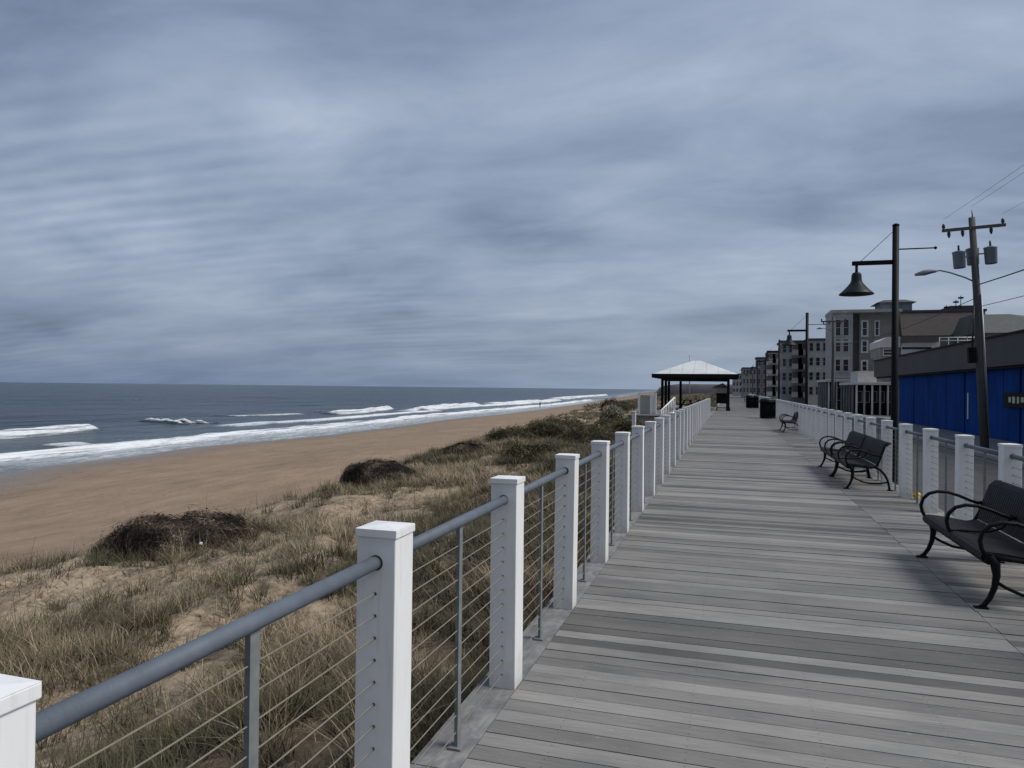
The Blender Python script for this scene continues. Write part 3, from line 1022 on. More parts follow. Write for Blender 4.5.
for (za_, zb2) in ((336, 320.5), (352, 340), (371, 360)):
    for (a, c) in ((834.2, 838.6), (841.8, 846.6)):
        window(t, X(a), X(c), H(za_), H(zb2), D4 - 1.203, .14, M['sid_pale'])
    MB().box(X(829.6), X(850.4), D4 - 1.28, D4 - 1.203, H(za_) - 1.0, H(za_) - .75).build('band', M['sid_pale'], t)
    window(t, X(862.2), X(866.2), H(za_ - .5), H(zb2 + 1.5), D4 - .003, .22)
    window(t, X(875), X(878), H(za_ - .5), H(zb2 + 1.5), D4 - .003, .15)
cu = MB(); cu.box(X(886), X(918.5), D4 + 4, D4 + 8.5, zt_ + .325, H(300.5))
cuo = cu.build('cupola', M['sid_blue'], t)
m = MB()
xa, xb = X(881), X(922.5)
m.add([(xa, D4 + 3.4, H(300.4)), (xb, D4 + 3.4, H(300.4)), (xb, D4 + 9.1, H(300.4)), (xa, D4 + 9.1, H(300.4)), (X(891), D4 + 5.3, H(296.5)), (X(913), D4 + 5.3, H(296.5)), (X(913), D4 + 7.2, H(296.5)), (X(891), D4 + 7.2, H(296.5))],
      [(0, 1, 5, 4), (1, 2, 6, 5), (2, 3, 7, 6), (3, 0, 4, 7), (4, 5, 6, 7), (3, 2, 1, 0)])
m.build('cupola_roof', M['darkroof'], cuo)
MB().box(X(956), X(984), D4 + 3, D4 + 8, zt_ + .325, H(305.5)).build('plant_room', M['darkroof'], t)
for q in range(3):
    xx = X(887.5 + 10.4 * q)
    MB().box(xx, X(887.5 + 10.4 * q + 8), D4 + 3.95, D4 + 3.998, H(308), H(302.5)).build('louvre', M['can'], cuo)

# 5 grey-green roofed block at the right
D5 = 100.0
t = thing('grey_block', 'broad grey-green roofed block at the right edge, above the blue building', 'building')
xa, xb = lat(979, D5), lat(1075, D5)
zt_, zb_ = hgt(990, 312, D5), hgt(990, 333, D5)
MB().box(xa, xb, D5, D5 + 10, RZ - .1, zb_).build('wall', M['sid_dark'], t)
m = MB()
m.add([(xa - .4, D5 - .5, zb_), (xb, D5 - .5, zb_), (xb, D5 + 3, zt_ - .8), (lat(1018, D5), D5 + 3, zt_), (xa, D5 + 3, zt_), (xa - .4, D5 + 10.4, zb_), (xb, D5 + 10.4, zb_), (xb, D5 + 8, zt_ - .8), (lat(1018, D5), D5 + 8, zt_), (xa, D5 + 8, zt_)],
      [(0, 1, 2, 3, 4), (4, 3, 8, 9), (3, 2, 7, 8), (9, 8, 7, 6, 5), (0, 4, 9, 5), (1, 6, 7, 2), (0, 5, 6, 1)])
ro = m.build('roof', M['greyroof'], t)

m = MB()
for q, (px_, py_) in enumerate(((961, 300), (966, 296), (951.5, 305))):
    m = MB()
    xx = X(px_)
    m.tube([(xx, D4 + 2.6, H(313)), (xx, D4 + 2.6, H(py_))], .05, 6)
    m.box(xx - .3, xx + .3, D4 + 2.4, D4 + 2.8, H(py_ + 3), H(py_ + 1.5))
    m.build('antenna', M['signblack'], hotel)

# 6 the farther row: blocks standing one behind another towards the left
def block(label, name, d, px0, px1, ytop, wall, rows, cols, balc=None, top=None, depth=8):
    a, c = lat(px0 + 1.5, d), lat(px1, d)
    zt_ = hgt((px0 + px1) / 2, ytop, d)
    t = thing(name, label, 'building', group='seaside apartment blocks')
    MB().box(a, c, d, d + depth, RZ - .1, zt_).build('wall', wall, t)
    MB().box(a - .25, c + .25, d - .3, d + depth + .2, zt_ + .003, zt_ + .38).build('roof_edge', M['darkroof'] if top is None else top, t)
    fh = (zt_ - .2) / rows
    for r_ in range(rows):
        z0 = .2 + fh * r_ + fh * .30; z1 = .2 + fh * r_ + fh * .82
        for q in range(cols):
            xa = a + (c - a) * (q + .25) / cols; xb = a + (c - a) * (q + .75) / cols
            if balc and q in balc:
                m = MB(); m.box(xa - .6, xb + .6, d - .02, d - .003, z0 - .35, z1 + .25)
                dk = m.build('balcony', M['sid_dark'], t)
                mm = MB(); mm.box(xa - .7, xb + .7, d - 1.5, d - .025, z0 - .55, z0 - .38)
                mm.box(xa - .7, xb + .7, d - 1.5, d - 1.42, z0 - .375, z0 + .42)
                mm.build('parapet', M['sid_pale'], dk)
            else:
                window(t, xa, xb, z0, z1, d - .003, .10, M['sid_grey'])
    ny = 4
    for r_ in range(rows):
        z0 = .2 + fh * r_ + fh * .30; z1 = .2 + fh * r_ + fh * .82
        for q in range(ny):
            windowx(t, d + depth * (q + .3) / ny, d + depth * (q + .7) / ny, z0, z1, a - .003)
    return t


block('pale grey four-storey block with small dark windows, behind the second street lamp', 'apartment_block', 138, 806, 828, 340.5, M['sid_pale'], 4, 3)
block('dark grey four-storey block with balconies, left of the second street lamp', 'apartment_block', 141, 779.5, 806, 342.5, M['sid_grey'], 4, 4, {2, 3}, depth=9)
block('narrow block of stacked balconies framed in white, behind the third street lamp', 'apartment_block', 172, 766.5, 779.5, 353, M['offwhite'], 4, 2, {0, 1})
block('slim dark block between two far street lamps', 'apartment_block', 205, 755, 767, 358.5, M['sid_dark'], 4, 2)
block('low greyish block left of the slim dark one, right of the pavilion roof', 'apartment_block', 240, 741, 756, 368.5, M['sid_taupe'], 3, 4, depth=30)
block('farthest pale low block at the end of the boardwalk, by the pavilion', 'apartment_block', 300, 731, 742, 374.5, M['sid_grey'], 3, 3, depth=30)
# distant gabled house seen under the pavilion
d = 330
t = thing('gabled_house', 'distant low house with a dark gabled roof seen under the pavilion', 'house')
a, c = lat(713, d), lat(727, d)
MB().box(a, c, d, d + 14, RZ, hgt(719, 387.5, d)).build('wall', M['sid_pale'], t)
z0, z1 = hgt(719, 387.4, d), hgt(719, 383, d)
MB().add([(a - .6, d - .8, z0), (c + .6, d - .8, z0), ((a + c) / 2 + 1.2, d - .8, z1), (a - .6, d + 15, z0), (c + .6, d + 15, z0), ((a + c) / 2 + 1.2, d + 15, z1)],
         [(0, 1, 2), (5, 4, 3), (0, 2, 5, 3), (1, 4, 5, 2), (0, 3, 4, 1)]).build('roof', M['darkroof'], t)

# ------------------------------------------------------------------ pavilion and what is around it
PX0, PX1, PY0, PY1 = -5.12, -.12, 57.6, 64.0
b = MB(); y = 44.4
while y < 69:
    b.box(-6.0, -1.295, y, y + .134, -.04, random.uniform(-.003, .002)); y += .14
struct(b.build('pavilion_deck', M['planks']))
b = MB()
b.box(-6.0, -1.3, 44.42, 68.9, -.30, -.045); struct(b.build('pavilion_deck_frame', M['rim']))
t = thing('pavilion', 'open beach pavilion with a pale hipped metal roof on dark posts', 'pavilion', (0, 0, 0))
ov = .72
zE, zA = 2.82, 3.98
xm0, xm1, ym0, ym1 = (PX0 + PX1) / 2 - .3, (PX0 + PX1) / 2 + .3, (PY0 + PY1) / 2 - .4, (PY0 + PY1) / 2 + .4
xa, xb, ya, yb = PX0 - ov, PX1 + ov, PY0 - ov, PY1 + ov
m = MB(); m.add([(xa, ya, zE), (xb, ya, zE), (xb, yb, zE), (xa, yb, zE), (xm0, ym0, zA), (xm1, ym0, zA), (xm1, ym1, zA), (xm0, ym1, zA)],
                [(0, 1, 5, 4), (1, 2, 6, 5), (2, 3, 7, 6), (3, 0, 4, 7), (4, 5, 6, 7), (3, 2, 1, 0)])
ro = m.build('roof', M['metalroof'], t)
m = MB(); m.box(xa, xb, ya - .05, ya, zE - .30, zE + .01); m.box(xa, xb, yb, yb + .05, zE - .30, zE + .01)
m.box(xa - .05, xa, ya, yb, zE - .30, zE + .01); m.box(xb, xb + .05, ya, yb, zE - .30, zE + .01)
m.build('fascia', M['black_iron'], ro)
m = MB(); m.box(PX0 - .1, PX1 + .1, PY0 - .08, PY0 + .08, zE - .5, zE - .02); m.box(PX0 - .1, PX1 + .1, PY1 - .08, PY1 + .08, zE - .5, zE - .02)
m.box(PX0 - .08, PX0 + .08, PY0 + .085, PY1 - .085, zE - .5, zE - .02); m.box(PX1 - .08, PX1 + .08, PY0 + .085, PY1 - .085, zE - .5, zE - .02)
m.build('beam', M['black_iron'], t)
for (x, y) in ((PX0, PY0), (PX1, PY0), (PX0, PY1), (PX1, PY1), (PX0 + 1.0, PY1), (PX0 + .0, (PY0 + PY1) / 2), (PX1, (PY0 + PY1) / 2)):
    p = MB().box(x - .1, x + .1, y - .1, y + .1, -.02, zE - .505)
    p.box(x - .15, x + .15, y - .15, y + .15, -.01, .12)
    p.build('post', M['black_iron'], t)
# notice board on the right under the roof
c = on_d(721.8, 398, 58.2)
t = thing('notice_board', 'dark notice board on two legs beside the right pavilion post', 'notice board', (c.x, 58.2, 0))
MB().box(-.42, .42, -.05, .05, .55, 1.36).build('board', M['signblack'], t, .02)
for x in (-.36, .36):
    MB().box(x - .04, x + .04, -.04, .04, 0, .548).build('leg', M['black_iron'], t)
MB().box(-.36, .36, -.03, .03, .2, .25).build('brace', M['black_iron'], t)


def picnic(label, x, y):
    t = thing('picnic_table', label, 'picnic table', (x, y, 0), group='dark picnic tables under the pavilion')
    MB().box(-.38, .38, -.9, .9, .72, .77).build('tabletop', M['black_iron'], t)
    for s in (-1, 1):
        MB().box(s * .72 - .14, s * .72 + .14, -.9, .9, .42, .46).build('seat', M['black_iron'], t)
    for yy in (-.6, .6):
        m = MB(); m.tube([(-.62, yy, 0), (-.2, yy, .72)], .035, 6); m.tube([(.62, yy, 0), (.2, yy, .72)], .035, 6); m.tube([(-.72, yy, .40), (.72, yy, .40)], .03, 6)
        m.build('leg', M['black_iron'], t)
    return t


picnic('dark picnic table under the pavilion, nearer of the two', -3.3, 59.6)
picnic('dark picnic table under the pavilion, farther of the two', -2.3, 62.2)

# trash bins
def make_bin(label):
    t = thing('trash_bin', label, 'trash bin', group='black slatted trash bins on the boardwalk')
    m = MB()
    for q in range(26):
        a = 2 * PI * q / 26
        x, y = .33 * math.cos(a), .33 * math.sin(a)
        m.tube([(x, y, .06), (x, y, .88), (x * 1.14, y * 1.14, .97)], .026, 4)
    m.lathe([(.29, .05), (.35, .05), (.35, .10), (.29, .10)], 26); m.lathe([(.36, .93), (.40, .93), (.40, .98), (.36, .98)], 26)
    m.lathe([(.29, .03), (.29, .92)], 20)
    m.build('body', M['black_iron'], t)
    MB().lathe([(.37, .985), (.40, 1.0), (.36, 1.10), (.26, 1.16), (.17, 1.17), (.16, 1.10), (.02, 1.09)], 24).build('lid', M['lamp_green'], t)
    MB().lathe([(.30, 0), (.31, .028), (.29, .03)], 20).build('base', M['black_iron'], t)
    return t


bn = make_bin('black trash bin, left one of the near pair beside the street-side posts')
bn.location = (2.0, 43.4, 0)
for (x, y, lab) in ((2.26, 44.2, 'black trash bin, right one of the near pair beside the white posts'),
                    (1.75, 68.5, 'far black trash bin, left one of the pair beyond the near bins'),
                    (2.25, 68.9, 'far black trash bin, right one of the pair beyond the near bins')):
    c = copy_tree(bn); c.location = (x, y, 0); c['label'] = lab
for (x, y, lab) in ((1.9, 104, 'tiny dark bench at the far end of the boardwalk'),):
    c = copy_tree(bench); c.location = (x, y, 0); c['label'] = lab

# pale screen, white stair railing and stub post left of the boardwalk
c = on_d(639, 396, 46)
t = thing('screen_panel', 'pale grey-green upright screen panel left of the pavilion', 'screen', (c.x, 46, 0))
wP = lat(655.5, 46) - lat(639, 46)
MB().box(0.09, wP * .72, -.04, .04, -.05, 1.22).build('panel', M['sandpipe'], t)
for x in (0, wP * .73, wP):
    MB().box(x - .06, x + .06, -.07, .07, -.5, 1.32).build('post', M['vinyl'], t)
MB().box(-.08, wP + .08, -.06, .06, 1.323, 1.38).build('top_rail', M['vinyl'], t)
MB().box(wP * .80, wP - .07, -.03, .03, .0, 1.20).build('gate', M['vinyl'], t)
pa, pb = on_d(660, 411.5, 43), on_d(674.5, 397.5, 45.5)
t = thing('stair_railing', 'white slanted stair railing with thin balusters left of the boardwalk railing end', 'railing', (pa.x, pa.y, 0))
e = pb - pa
for q in (0, 1):
    MB().box(e.x * q - .06, e.x * q + .06, e.y * q - .06, e.y * q + .06, pa.z + e.z * q - 1.25, pa.z + e.z * q + .06).build('post', M['vinyl'], t)
for dz in (0, -.85):
    MB().tube([(0, 0, pa.z + dz), (e.x, e.y, pb.z + dz)], .045, 6).build('rail', M['vinyl'], t)
for q in range(1, 9):
    k_ = q / 9
    MB().tube([(e.x * k_, e.y * k_, pa.z + e.z * k_ - .85), (e.x * k_, e.y * k_, pa.z + e.z * k_)], .022, 6).build('baluster', M['vinyl'], t)
c = on_d(634, 412, 33)
gz = ground_z(c.x, 33).item()
t = thing('marker_post', 'short weathered white post standing in the scrub beside the boardwalk railing', 'post', (c.x, 33, gz))
MB().box(-.085, .085, -.085, .085, -.2, c.z - gz).build('post', M['vinyl'], t, .01)
MB().box(-.10, .10, -.10, .10, c.z - gz, c.z - gz + .04).build('cap', M['vinyl'], t, .01)

# small yellow wrapper caught at a post foot on the right
c = on_z(917, 500, 0)
m = MB()
vs = []; n = 14
for i in range(n):
    for j in range(9):
        u, w_ = i / (n - 1) - .5, j / 8 - .5
        r_ = .040 * (1 + .5 * math.sin(9 * u + 4 * w_) * math.cos(7 * w_))
        th, ph = u * 2 * PI, w_ * PI
        vs.append((r_ * math.cos(ph) * math.cos(th) * 1.1, r_ * math.cos(ph) * math.sin(th), .062 + r_ * 1.5 * math.sin(ph) * (1 + .25 * math.sin(5 * th))))
m.add(vs, [(i * 9 + j, (i + 1) * 9 + j, (i + 1) * 9 + j + 1, i * 9 + j + 1) for i in range(n - 1) for j in range(8)], True)
t = thing('snack_wrapper', 'crumpled yellow wrapper lying against a white post behind the nearest bench', 'litter', (c.x, c.y, 0))
m.build('foil', M['yellow'], t)
MB().lathe([(.005, .052), (.014, .055), (.015, .07), (.005, .075)], 10, (-.036, -.022)).build('print', M['red'], t)


# ------------------------------------------------------------------ plants
def blades(P, length, width, lean, bend, az, tint, segs):
    """arched tapering blades as one array mesh; P (n,3)"""
    n = len(P)
    dirx = np.cos(az); diry = np.sin(az)
    sx, sy = -diry, dirx
    verts = np.zeros((n, 2 * segs + 1, 3), np.float32); tip = np.zeros((n, 2 * segs + 1), np.float32)
    for s_ in range(segs + 1):
        t_ = s_ / segs
        hor = length * (lean * t_ + bend * t_ ** 2)
        ver = length * (t_ * np.sqrt(np.clip(1 - lean ** 2, .05, 1)) - .55 * bend * t_ ** 2)
        cx = P[:, 0] + dirx * hor; cy = P[:, 1] + diry * hor; cz = P[:, 2] + ver
        w_ = width * (1 - t_ ** 1.5) * .5
        if s_ < segs:
            verts[:, 2 * s_, 0] = cx - sx * w_; verts[:, 2 * s_, 1] = cy - sy * w_; verts[:, 2 * s_, 2] = cz
            verts[:, 2 * s_ + 1, 0] = cx + sx * w_; verts[:, 2 * s_ + 1, 1] = cy + sy * w_; verts[:, 2 * s_ + 1, 2] = cz
            tip[:, 2 * s_:2 * s_ + 2] = t_
        else:
            verts[:, 2 * s_] = np.stack([cx, cy, cz], 1); tip[:, 2 * s_] = 1
    k_ = 2 * segs + 1
    tris = []
    for s_ in range(segs - 1):
        a = 2 * s_
        tris += [(a, a + 1, a + 3), (a, a + 3, a + 2)]
    tris.append((2 * segs - 2, 2 * segs - 1, 2 * segs))
    tris = np.array(tris)
    fc = (np.arange(n)[:, None, None] * k_ + tris[None]).reshape(-1, 3)
    return verts.reshape(-1, 3), fc, np.repeat(tint, k_), tip.ravel()


class Pile:
    def __init__(self): self.v = []; self.f = []; self.t = []; self.p = []; self.o = 0

    def add(self, v, f, t, p):
        self.v.append(v); self.f.append(f + self.o); self.t.append(t); self.p.append(p); self.o += len(v)

    def build(self, name, mat):
        return fast_mesh(name, np.concatenate(self.v), np.concatenate(self.f), mat, {'tint': np.concatenate(self.t), 'tip': np.concatenate(self.p)})


def scatter(n, d0, d1, dens, beyond=.3):
    """random places between the boardwalk and the dune toe kept by a density function"""
    dd = rng.uniform(d0, d1, n)
    tt_ = toe(dd)
    L_ = -1.33 + (tt_ - beyond + 1.33) * rng.uniform(0, 1, n)
    keep = rng.uniform(0, 1, n) < dens(L_, dd)
    return L_[keep], dd[keep]


def tufts(pile, L_, d_, nb, lmin, lmax, wd_, segs, spread):
    n = len(L_)
    hs = rng.uniform(.65, 1.15, n)
    tone = np.clip(-.14 * sstep(-7, -3.5, L_) + (fbm(L_ * .6, d_ * .6, 13, 3) - .5) * 2.0 + .40 + rng.normal(0, .28, n) - .16 * sstep(20, 40, d_), 0, 1)
    nbs = np.maximum(3, (nb * rng.uniform(.5, 1.4, n)).astype(int))
    idx = np.repeat(np.arange(n), nbs)
    N = len(idx)
    r_ = spread * np.sqrt(rng.uniform(0, 1, N)) * hs[idx]; a = rng.uniform(0, 2 * PI, N)
    x = L_[idx] + r_ * np.cos(a); y = d_[idx] + r_ * np.sin(a)
    x = np.minimum(x, -1.31)
    P = np.stack([x, y, ground_z(x, y) - .03], 1)
    wind = 2.4                                                # tufts all lean a little the same way
    az = np.where(rng.uniform(0, 1, N) < .45, wind + rng.normal(0, .8, N), a + rng.normal(0, .7, N))
    ln = rng.uniform(lmin, lmax, N) * hs[idx]
    tint = np.clip(tone[idx] + rng.normal(0, .20, N), 0, 1)
    pile.add(*blades(P, ln, wd_ * rng.uniform(.6, 1.3, N), rng.uniform(.08, .65, N), rng.uniform(.1, .85, N), az, tint, segs))


def patch(L_, d_):
    n1 = fbm(L_ * .55, d_ * .55, 50, 4)
    side = sstep(-7.0, -3.4, L_)                              # thick beside the boardwalk
    far_ = sstep(13, 26, d_)
    edge_ = sstep(0, 2.5, L_ - toe(d_))
    return np.clip((n1 - .555 + .33 * side + .27 * far_) * 5.0, 0.06, 1) * (.15 + .85 * edge_)


pile = Pile()
tufts(pile, *scatter(3600, -5, 8, patch), 46, .26, .58, .0085, 4, .12)
tufts(pile, *scatter(3000, 8, 18, patch), 32, .22, .52, .011, 3, .13)
tufts(pile, *scatter(6500, 18, 42, patch), 22, .22, .55, .018, 3, .16)
tufts(pile, *scatter(5500, 42, 140, patch), 14, .25, .55, .04, 2, .3)
tufts(pile, *scatter(5000, 140, 420, lambda a, c: np.full(len(a), .9), 2), 10, .5, 1.0, .16, 2, .9)
# a flattened grey patch of dead grass on the left
n = 260
L_ = rng.normal(-7.0, .9, n); d_ = rng.normal(6.2, .9, n)
tufts(pile, L_, d_, 36, .25, .48, .008, 3, .14)
for (mx_, my_, rx, ry, nn) in ((-8.3, 12.2, 1.3, .9, 110), (-10.2, 9.9, 2.0, .35, 60), (-9.3, 20.5, 1.6, 1.0, 130), (-10.2, 18.6, 1.6, .4, 50)):
    tufts(pile, rng.normal(mx_, rx, nn), rng.normal(my_, ry, nn), 30, .25, .55, .009, 3, .14)
# dry straw lying on the sand
n = 90000
L_, d_ = scatter(n, -4, 26, lambda a, c: np.clip((fbm(a * .7, c * .7, 71, 3) - .34) * 3.2, .03, 1))
N = len(L_)
P = np.stack([L_, d_, ground_z(L_, d_) + .012], 1)
pile.add(*blades(P, rng.uniform(.08, .34, N), .006 * (1 + d_ / 18), rng.uniform(.93, .985, N), rng.uniform(-.05, .12, N), rng.uniform(0, 2 * PI, N), np.clip(rng.normal(.62, .28, N), 0, 1), 2))
# thin dead stalks
L_, d_ = scatter(1500, 0, 30, lambda a, c: np.clip(fbm(a * .5, c * .5, 83, 3) - .3, 0, 1))
N = len(L_)
P = np.stack([L_, d_, ground_z(L_, d_)], 1)
pile.add(*blades(P, rng.uniform(.4, .85, N), .006 * (1 + d_ / 25), rng.uniform(.0, .25, N), rng.uniform(0, .25, N), rng.uniform(0, 2 * PI, N), np.clip(rng.normal(.45, .2, N), 0, 1), 3))
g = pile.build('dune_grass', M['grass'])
struct(g, 'stuff')


def shrub(name, label, cat, c, w, dep, hh_, leaf, core, nl, size, twig=0.0, group=None, seed=0):
    # an uneven low mound: dark inner mass, small leaves and twigs through an outer shell
    mat = name in ('brush_mound',)
    rg = np.random.default_rng(100 + seed)
    gz_ = ground_z(c[0], c[1]).item() - .08
    t = thing(name, label, cat, (c[0], c[1], gz_), group=group)

    def rad(a, e):
        if mat:
            return (1 + .62 * (fbm(np.cos(a) * 1.9 + 5 + seed, np.sin(a) * 1.9 + e * 1.6, 200 + seed, 4) - .5)) * (1 - .20 * np.sin(e) ** 2)
        return 1 + .42 * (fbm(np.cos(a) * 1.6 + 5 + seed, np.sin(a) * 1.6 + e * 1.5, 200 + seed, 4) - .5) * 2 * .8

    na, ne = 44, 16
    A, E = np.meshgrid(np.linspace(0, 2 * PI, na, endpoint=False), np.linspace(-.12, PI / 2, ne), indexing='ij')
    R = rad(A, E) * .86 + (fbm(np.cos(A) * 4 + E * 3, np.sin(A) * 4 + E * 3, 7 + seed, 3) - .5) * .18
    V = np.stack([np.cos(A) * np.cos(E) ** .75 * R * w / 2 if False else np.cos(A) * np.abs(np.cos(E)) ** .8 * R * w / 2, np.sin(A) * np.abs(np.cos(E)) ** .8 * R * dep / 2, np.sin(E) * R * hh_ * .92], -1)
    fc = []
    for i in range(na):
        for j in range(ne - 1):
            fc.append((i * ne + j, ((i + 1) % na) * ne + j, ((i + 1) % na) * ne + j + 1, i * ne + j + 1))
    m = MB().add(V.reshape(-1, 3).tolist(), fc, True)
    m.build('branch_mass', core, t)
    a = rg.uniform(0, 2 * PI, nl); e = np.arcsin(rg.uniform(-.02, 1, nl))
    R = rad(a, e) * (np.where(rg.uniform(0, 1, nl) < .08, rg.uniform(.9, 1.04, nl), rg.uniform(.85, .93, nl)) if mat else rg.uniform(.84, 1.06, nl)) + rg.normal(0, .012, nl)
    P = np.stack([np.cos(a) * np.cos(e) ** .8 * R * w / 2, np.sin(a) * np.cos(e) ** .8 * R * dep / 2, np.sin(e) * R * hh_], 1)
    P[:, 2] = np.maximum(P[:, 2], .01)
    clump = fbm(P[:, 0] * 2.2 + 9, P[:, 1] * 2.2 + P[:, 2] * 3, 300 + seed, 3)
    tint = np.clip((clump - .5) * (3.0 if mat else 1.8) + .45 + rg.normal(0, .2, nl), 0, 1)
    keep = clump > (.2 if mat else .34)
    P, tint = P[keep], tint[keep]; n_ = len(P)
    # leaf: a bent pair of triangles with random orientation
    d1 = rg.normal(0, 1, (n_, 3))
    if mat:                                                   # matted stems lie along the heap
        nr = P / np.array([w / 2, dep / 2, hh_]) ** 2; nr /= np.linalg.norm(nr, axis=1)[:, None] + 1e-6
        d1 -= nr * (d1 * nr).sum(1)[:, None] * .88
    d1 /= np.linalg.norm(d1, axis=1)[:, None]
    d2 = np.cross(d1, rg.normal(0, 1, (n_, 3))); d2 /= np.linalg.norm(d2, axis=1)[:, None]
    istw = rg.uniform(0, 1, n_) < twig
    ln = size * rg.uniform(.6, 1.5, n_) * np.where(istw, 5.0, 1); wdt = size * rg.uniform(.25, .5, n_) * np.where(istw, .22, 1)
    a0 = P - d1 * ln[:, None] / 2; b0 = P + d1 * ln[:, None] / 2
    l0 = P + d2 * wdt[:, None]; r_0 = P - d2 * wdt[:, None]
    V = np.stack([a0, l0, b0, r_0], 1).reshape(-1, 3)
    F_ = np.arange(n_ * 4).reshape(-1, 4)
    o = fast_mesh('foliage', V, F_, leaf, {'tint': np.repeat(tint, 4)})
    o.parent = t
    return t


def base_pt(px, py, z):
    p = on_z(px, py, z)
    for _ in range(12):
        p = on_z(px, py, ground_z(p.x, p.y).item())
    return p


def shrub_px(label, px0, px1, ybase, ytop, leaf, core, nl, size, twig=0, seed=0, name='shrub', cat='shrub', group=None, depf=.8, hk=.82):
    p = base_pt((px0 + px1) / 2, ybase, -1.2)
    Z = (p - Vector((0, 0, EYE))).dot(fw)
    w = (px1 - px0) * Z / F; hh_ = (ybase - ytop) * Z / F
    back = w * depf * (.56 if name == 'brush_mound' else .35)
    dirv = Vector((p.x, p.y, 0)).normalized()
    c = (p.x + dirv.x * back, p.y + dirv.y * back)
    hh_ += p.z - ground_z(c[0], c[1]).item() + .06
    return shrub(name, label, cat, c, w * (1.2 if name == 'brush_mound' else 1.04), w * depf, max(hh_ * hk, .25), leaf, core, nl, size, twig, group, seed)


G1 = 'dark brushy mounds at the edge of the dune'
shrub_px('largest dark brown brushy mound, on the sand at the left edge of the dune', 95, 268, 556, 502, M['brush'], M['brushcore'], 26000, .040, .75, 1, 'brush_mound', 'brush mound', G1, .75, .86)
shrub_px('rounded dark brown brushy mound farther along the dune edge, second in size', 338, 424, 487, 453, M['brush'], M['brushcore'], 16000, .045, .75, 2, 'brush_mound', 'brush mound', G1, .75, .88)
shrub_px('small dark low mound of brush beyond the rounded one', 438, 492, 455, 438, M['brush'], M['leafcore'], 8000, .05, .6, 3, 'brush_mound', 'brush mound', G1)
G2 = 'scrub bushes along the far dune'
for i, (a, c, yb, yt, lab) in enumerate((
        (488, 540, 444, 422, 'olive scrub bush at the left end of the far scrub'),
        (526, 585, 437, 412, 'broad olive scrub bush in the middle of the far dune'),
        (556, 622, 447, 418, 'dark green scrub bush behind the fourth and fifth railing posts'),
        (590, 640, 430, 416, 'dark scrub bush behind the pale flowering one'),
        (604, 641, 412, 397, 'tall dark bush left of the pale screen panel'),
        (612, 646, 437, 417, 'dark bush around the short white post'),
        (500, 560, 462, 440, 'low olive shrub in front of the far scrub'))):
    shrub_px(lab, a, c, yb, yt, M['leaf'], M['leafcore'], 6000, .07, .35, 10 + i, 'scrub_bush', 'bush', G2, .9, .74)
shrub_px('pale whitish-green shrub among the dark scrub by the railing', 599, 624, 421, 407, M['leafpale'], M['leafcore'], 2600, .10, .1, 30, 'pale_shrub', 'shrub', None, .7, 1.1)
shrub_px('rust-brown dead bush on the dune crest left of the tall dark bush', 600, 619, 411, 400, M['leafrust'], M['leafcore'], 2600, .10, .3, 31, 'rust_bush', 'bush', None, .7, 1.1)

# small white scrap caught on the big mound
p = base_pt(210, 549, -1.6)
m = MB()
m.add([(-.035, 0, 0), (.03, .01, .005), (.037, .025, .042), (-.01, .035, .055), (-.04, .02, .035), (0, -.015, .03), (0, .04, .01)],
      [(0, 1, 5), (1, 2, 5), (2, 3, 5), (3, 4, 5), (4, 0, 5), (1, 0, 6), (2, 1, 6), (3, 2, 6), (4, 3, 6), (0, 4, 6)])
tag(m.build('paper_scrap', M['canvas'], loc=(p.x, p.y - .25, p.z + .12)), 'small white scrap of litter at the foot of the largest dark mound', 'litter')

# ------------------------------------------------------------------ a walker at the water's edge
p = base_pt(540, 408.6, -3.2)
t = thing('person', 'lone person in dark clothes walking at the water edge, far down the beach', 'person', (p.x, p.y, p.z), 1.2)
me = bpy.data.meshes.new('body')
J = [(0, 0, .93), (0, 0, 1.15), (0, 0, 1.40), (0, .01, 1.50), (0, .02, 1.62), (0, .02, 1.74),
     (.10, 0, .88), (.11, .12, .48), (.11, .10, .06), (.11, .20, .03),
     (-.10, 0, .88), (-.11, -.02, .48), (-.11, -.22, .08), (-.11, -.12, .03),
     (.19, 0, 1.40), (.25, -.06, 1.14), (.24, .06, .90), (.24, .09, .82),
     (-.19, 0, 1.40), (-.25, .04, 1.14), (-.24, .16, .92), (-.24, .19, .85)]
Ed = [(0, 1), (1, 2), (2, 3), (3, 4), (4, 5), (0, 6), (6, 7), (7, 8), (8, 9), (0, 10), (10, 11), (11, 12), (12, 13), (2, 14), (14, 15), (15, 16), (16, 17), (2, 18), (18, 19), (19, 20), (20, 21)]
Rr = [.15, .14, .15, .06, .095, .07, .10, .07, .05, .04, .10, .07, .05, .04, .07, .05, .04, .035, .07, .05, .04, .035]
me.from_pydata(J, Ed, [])
me.materials.append(M['cloth_dark'])
o = bpy.data.objects.new('body', me); COL.objects.link(o); o.parent = t
sk = o.modifiers.new('skin', 'SKIN')
for i, r_ in enumerate(Rr):
    me.skin_vertices[0].data[i].radius = (r_, r_ * .85)
me.skin_vertices[0].data[0].use_root = True
o.modifiers.new('sub', 'SUBSURF').render_levels = 2
MB().lathe([(.02, 1.58), (.085, 1.62), (.10, 1.70), (.07, 1.77), (.01, 1.79)], 12, (0, .0)).build('hair', M['signblack'], t)

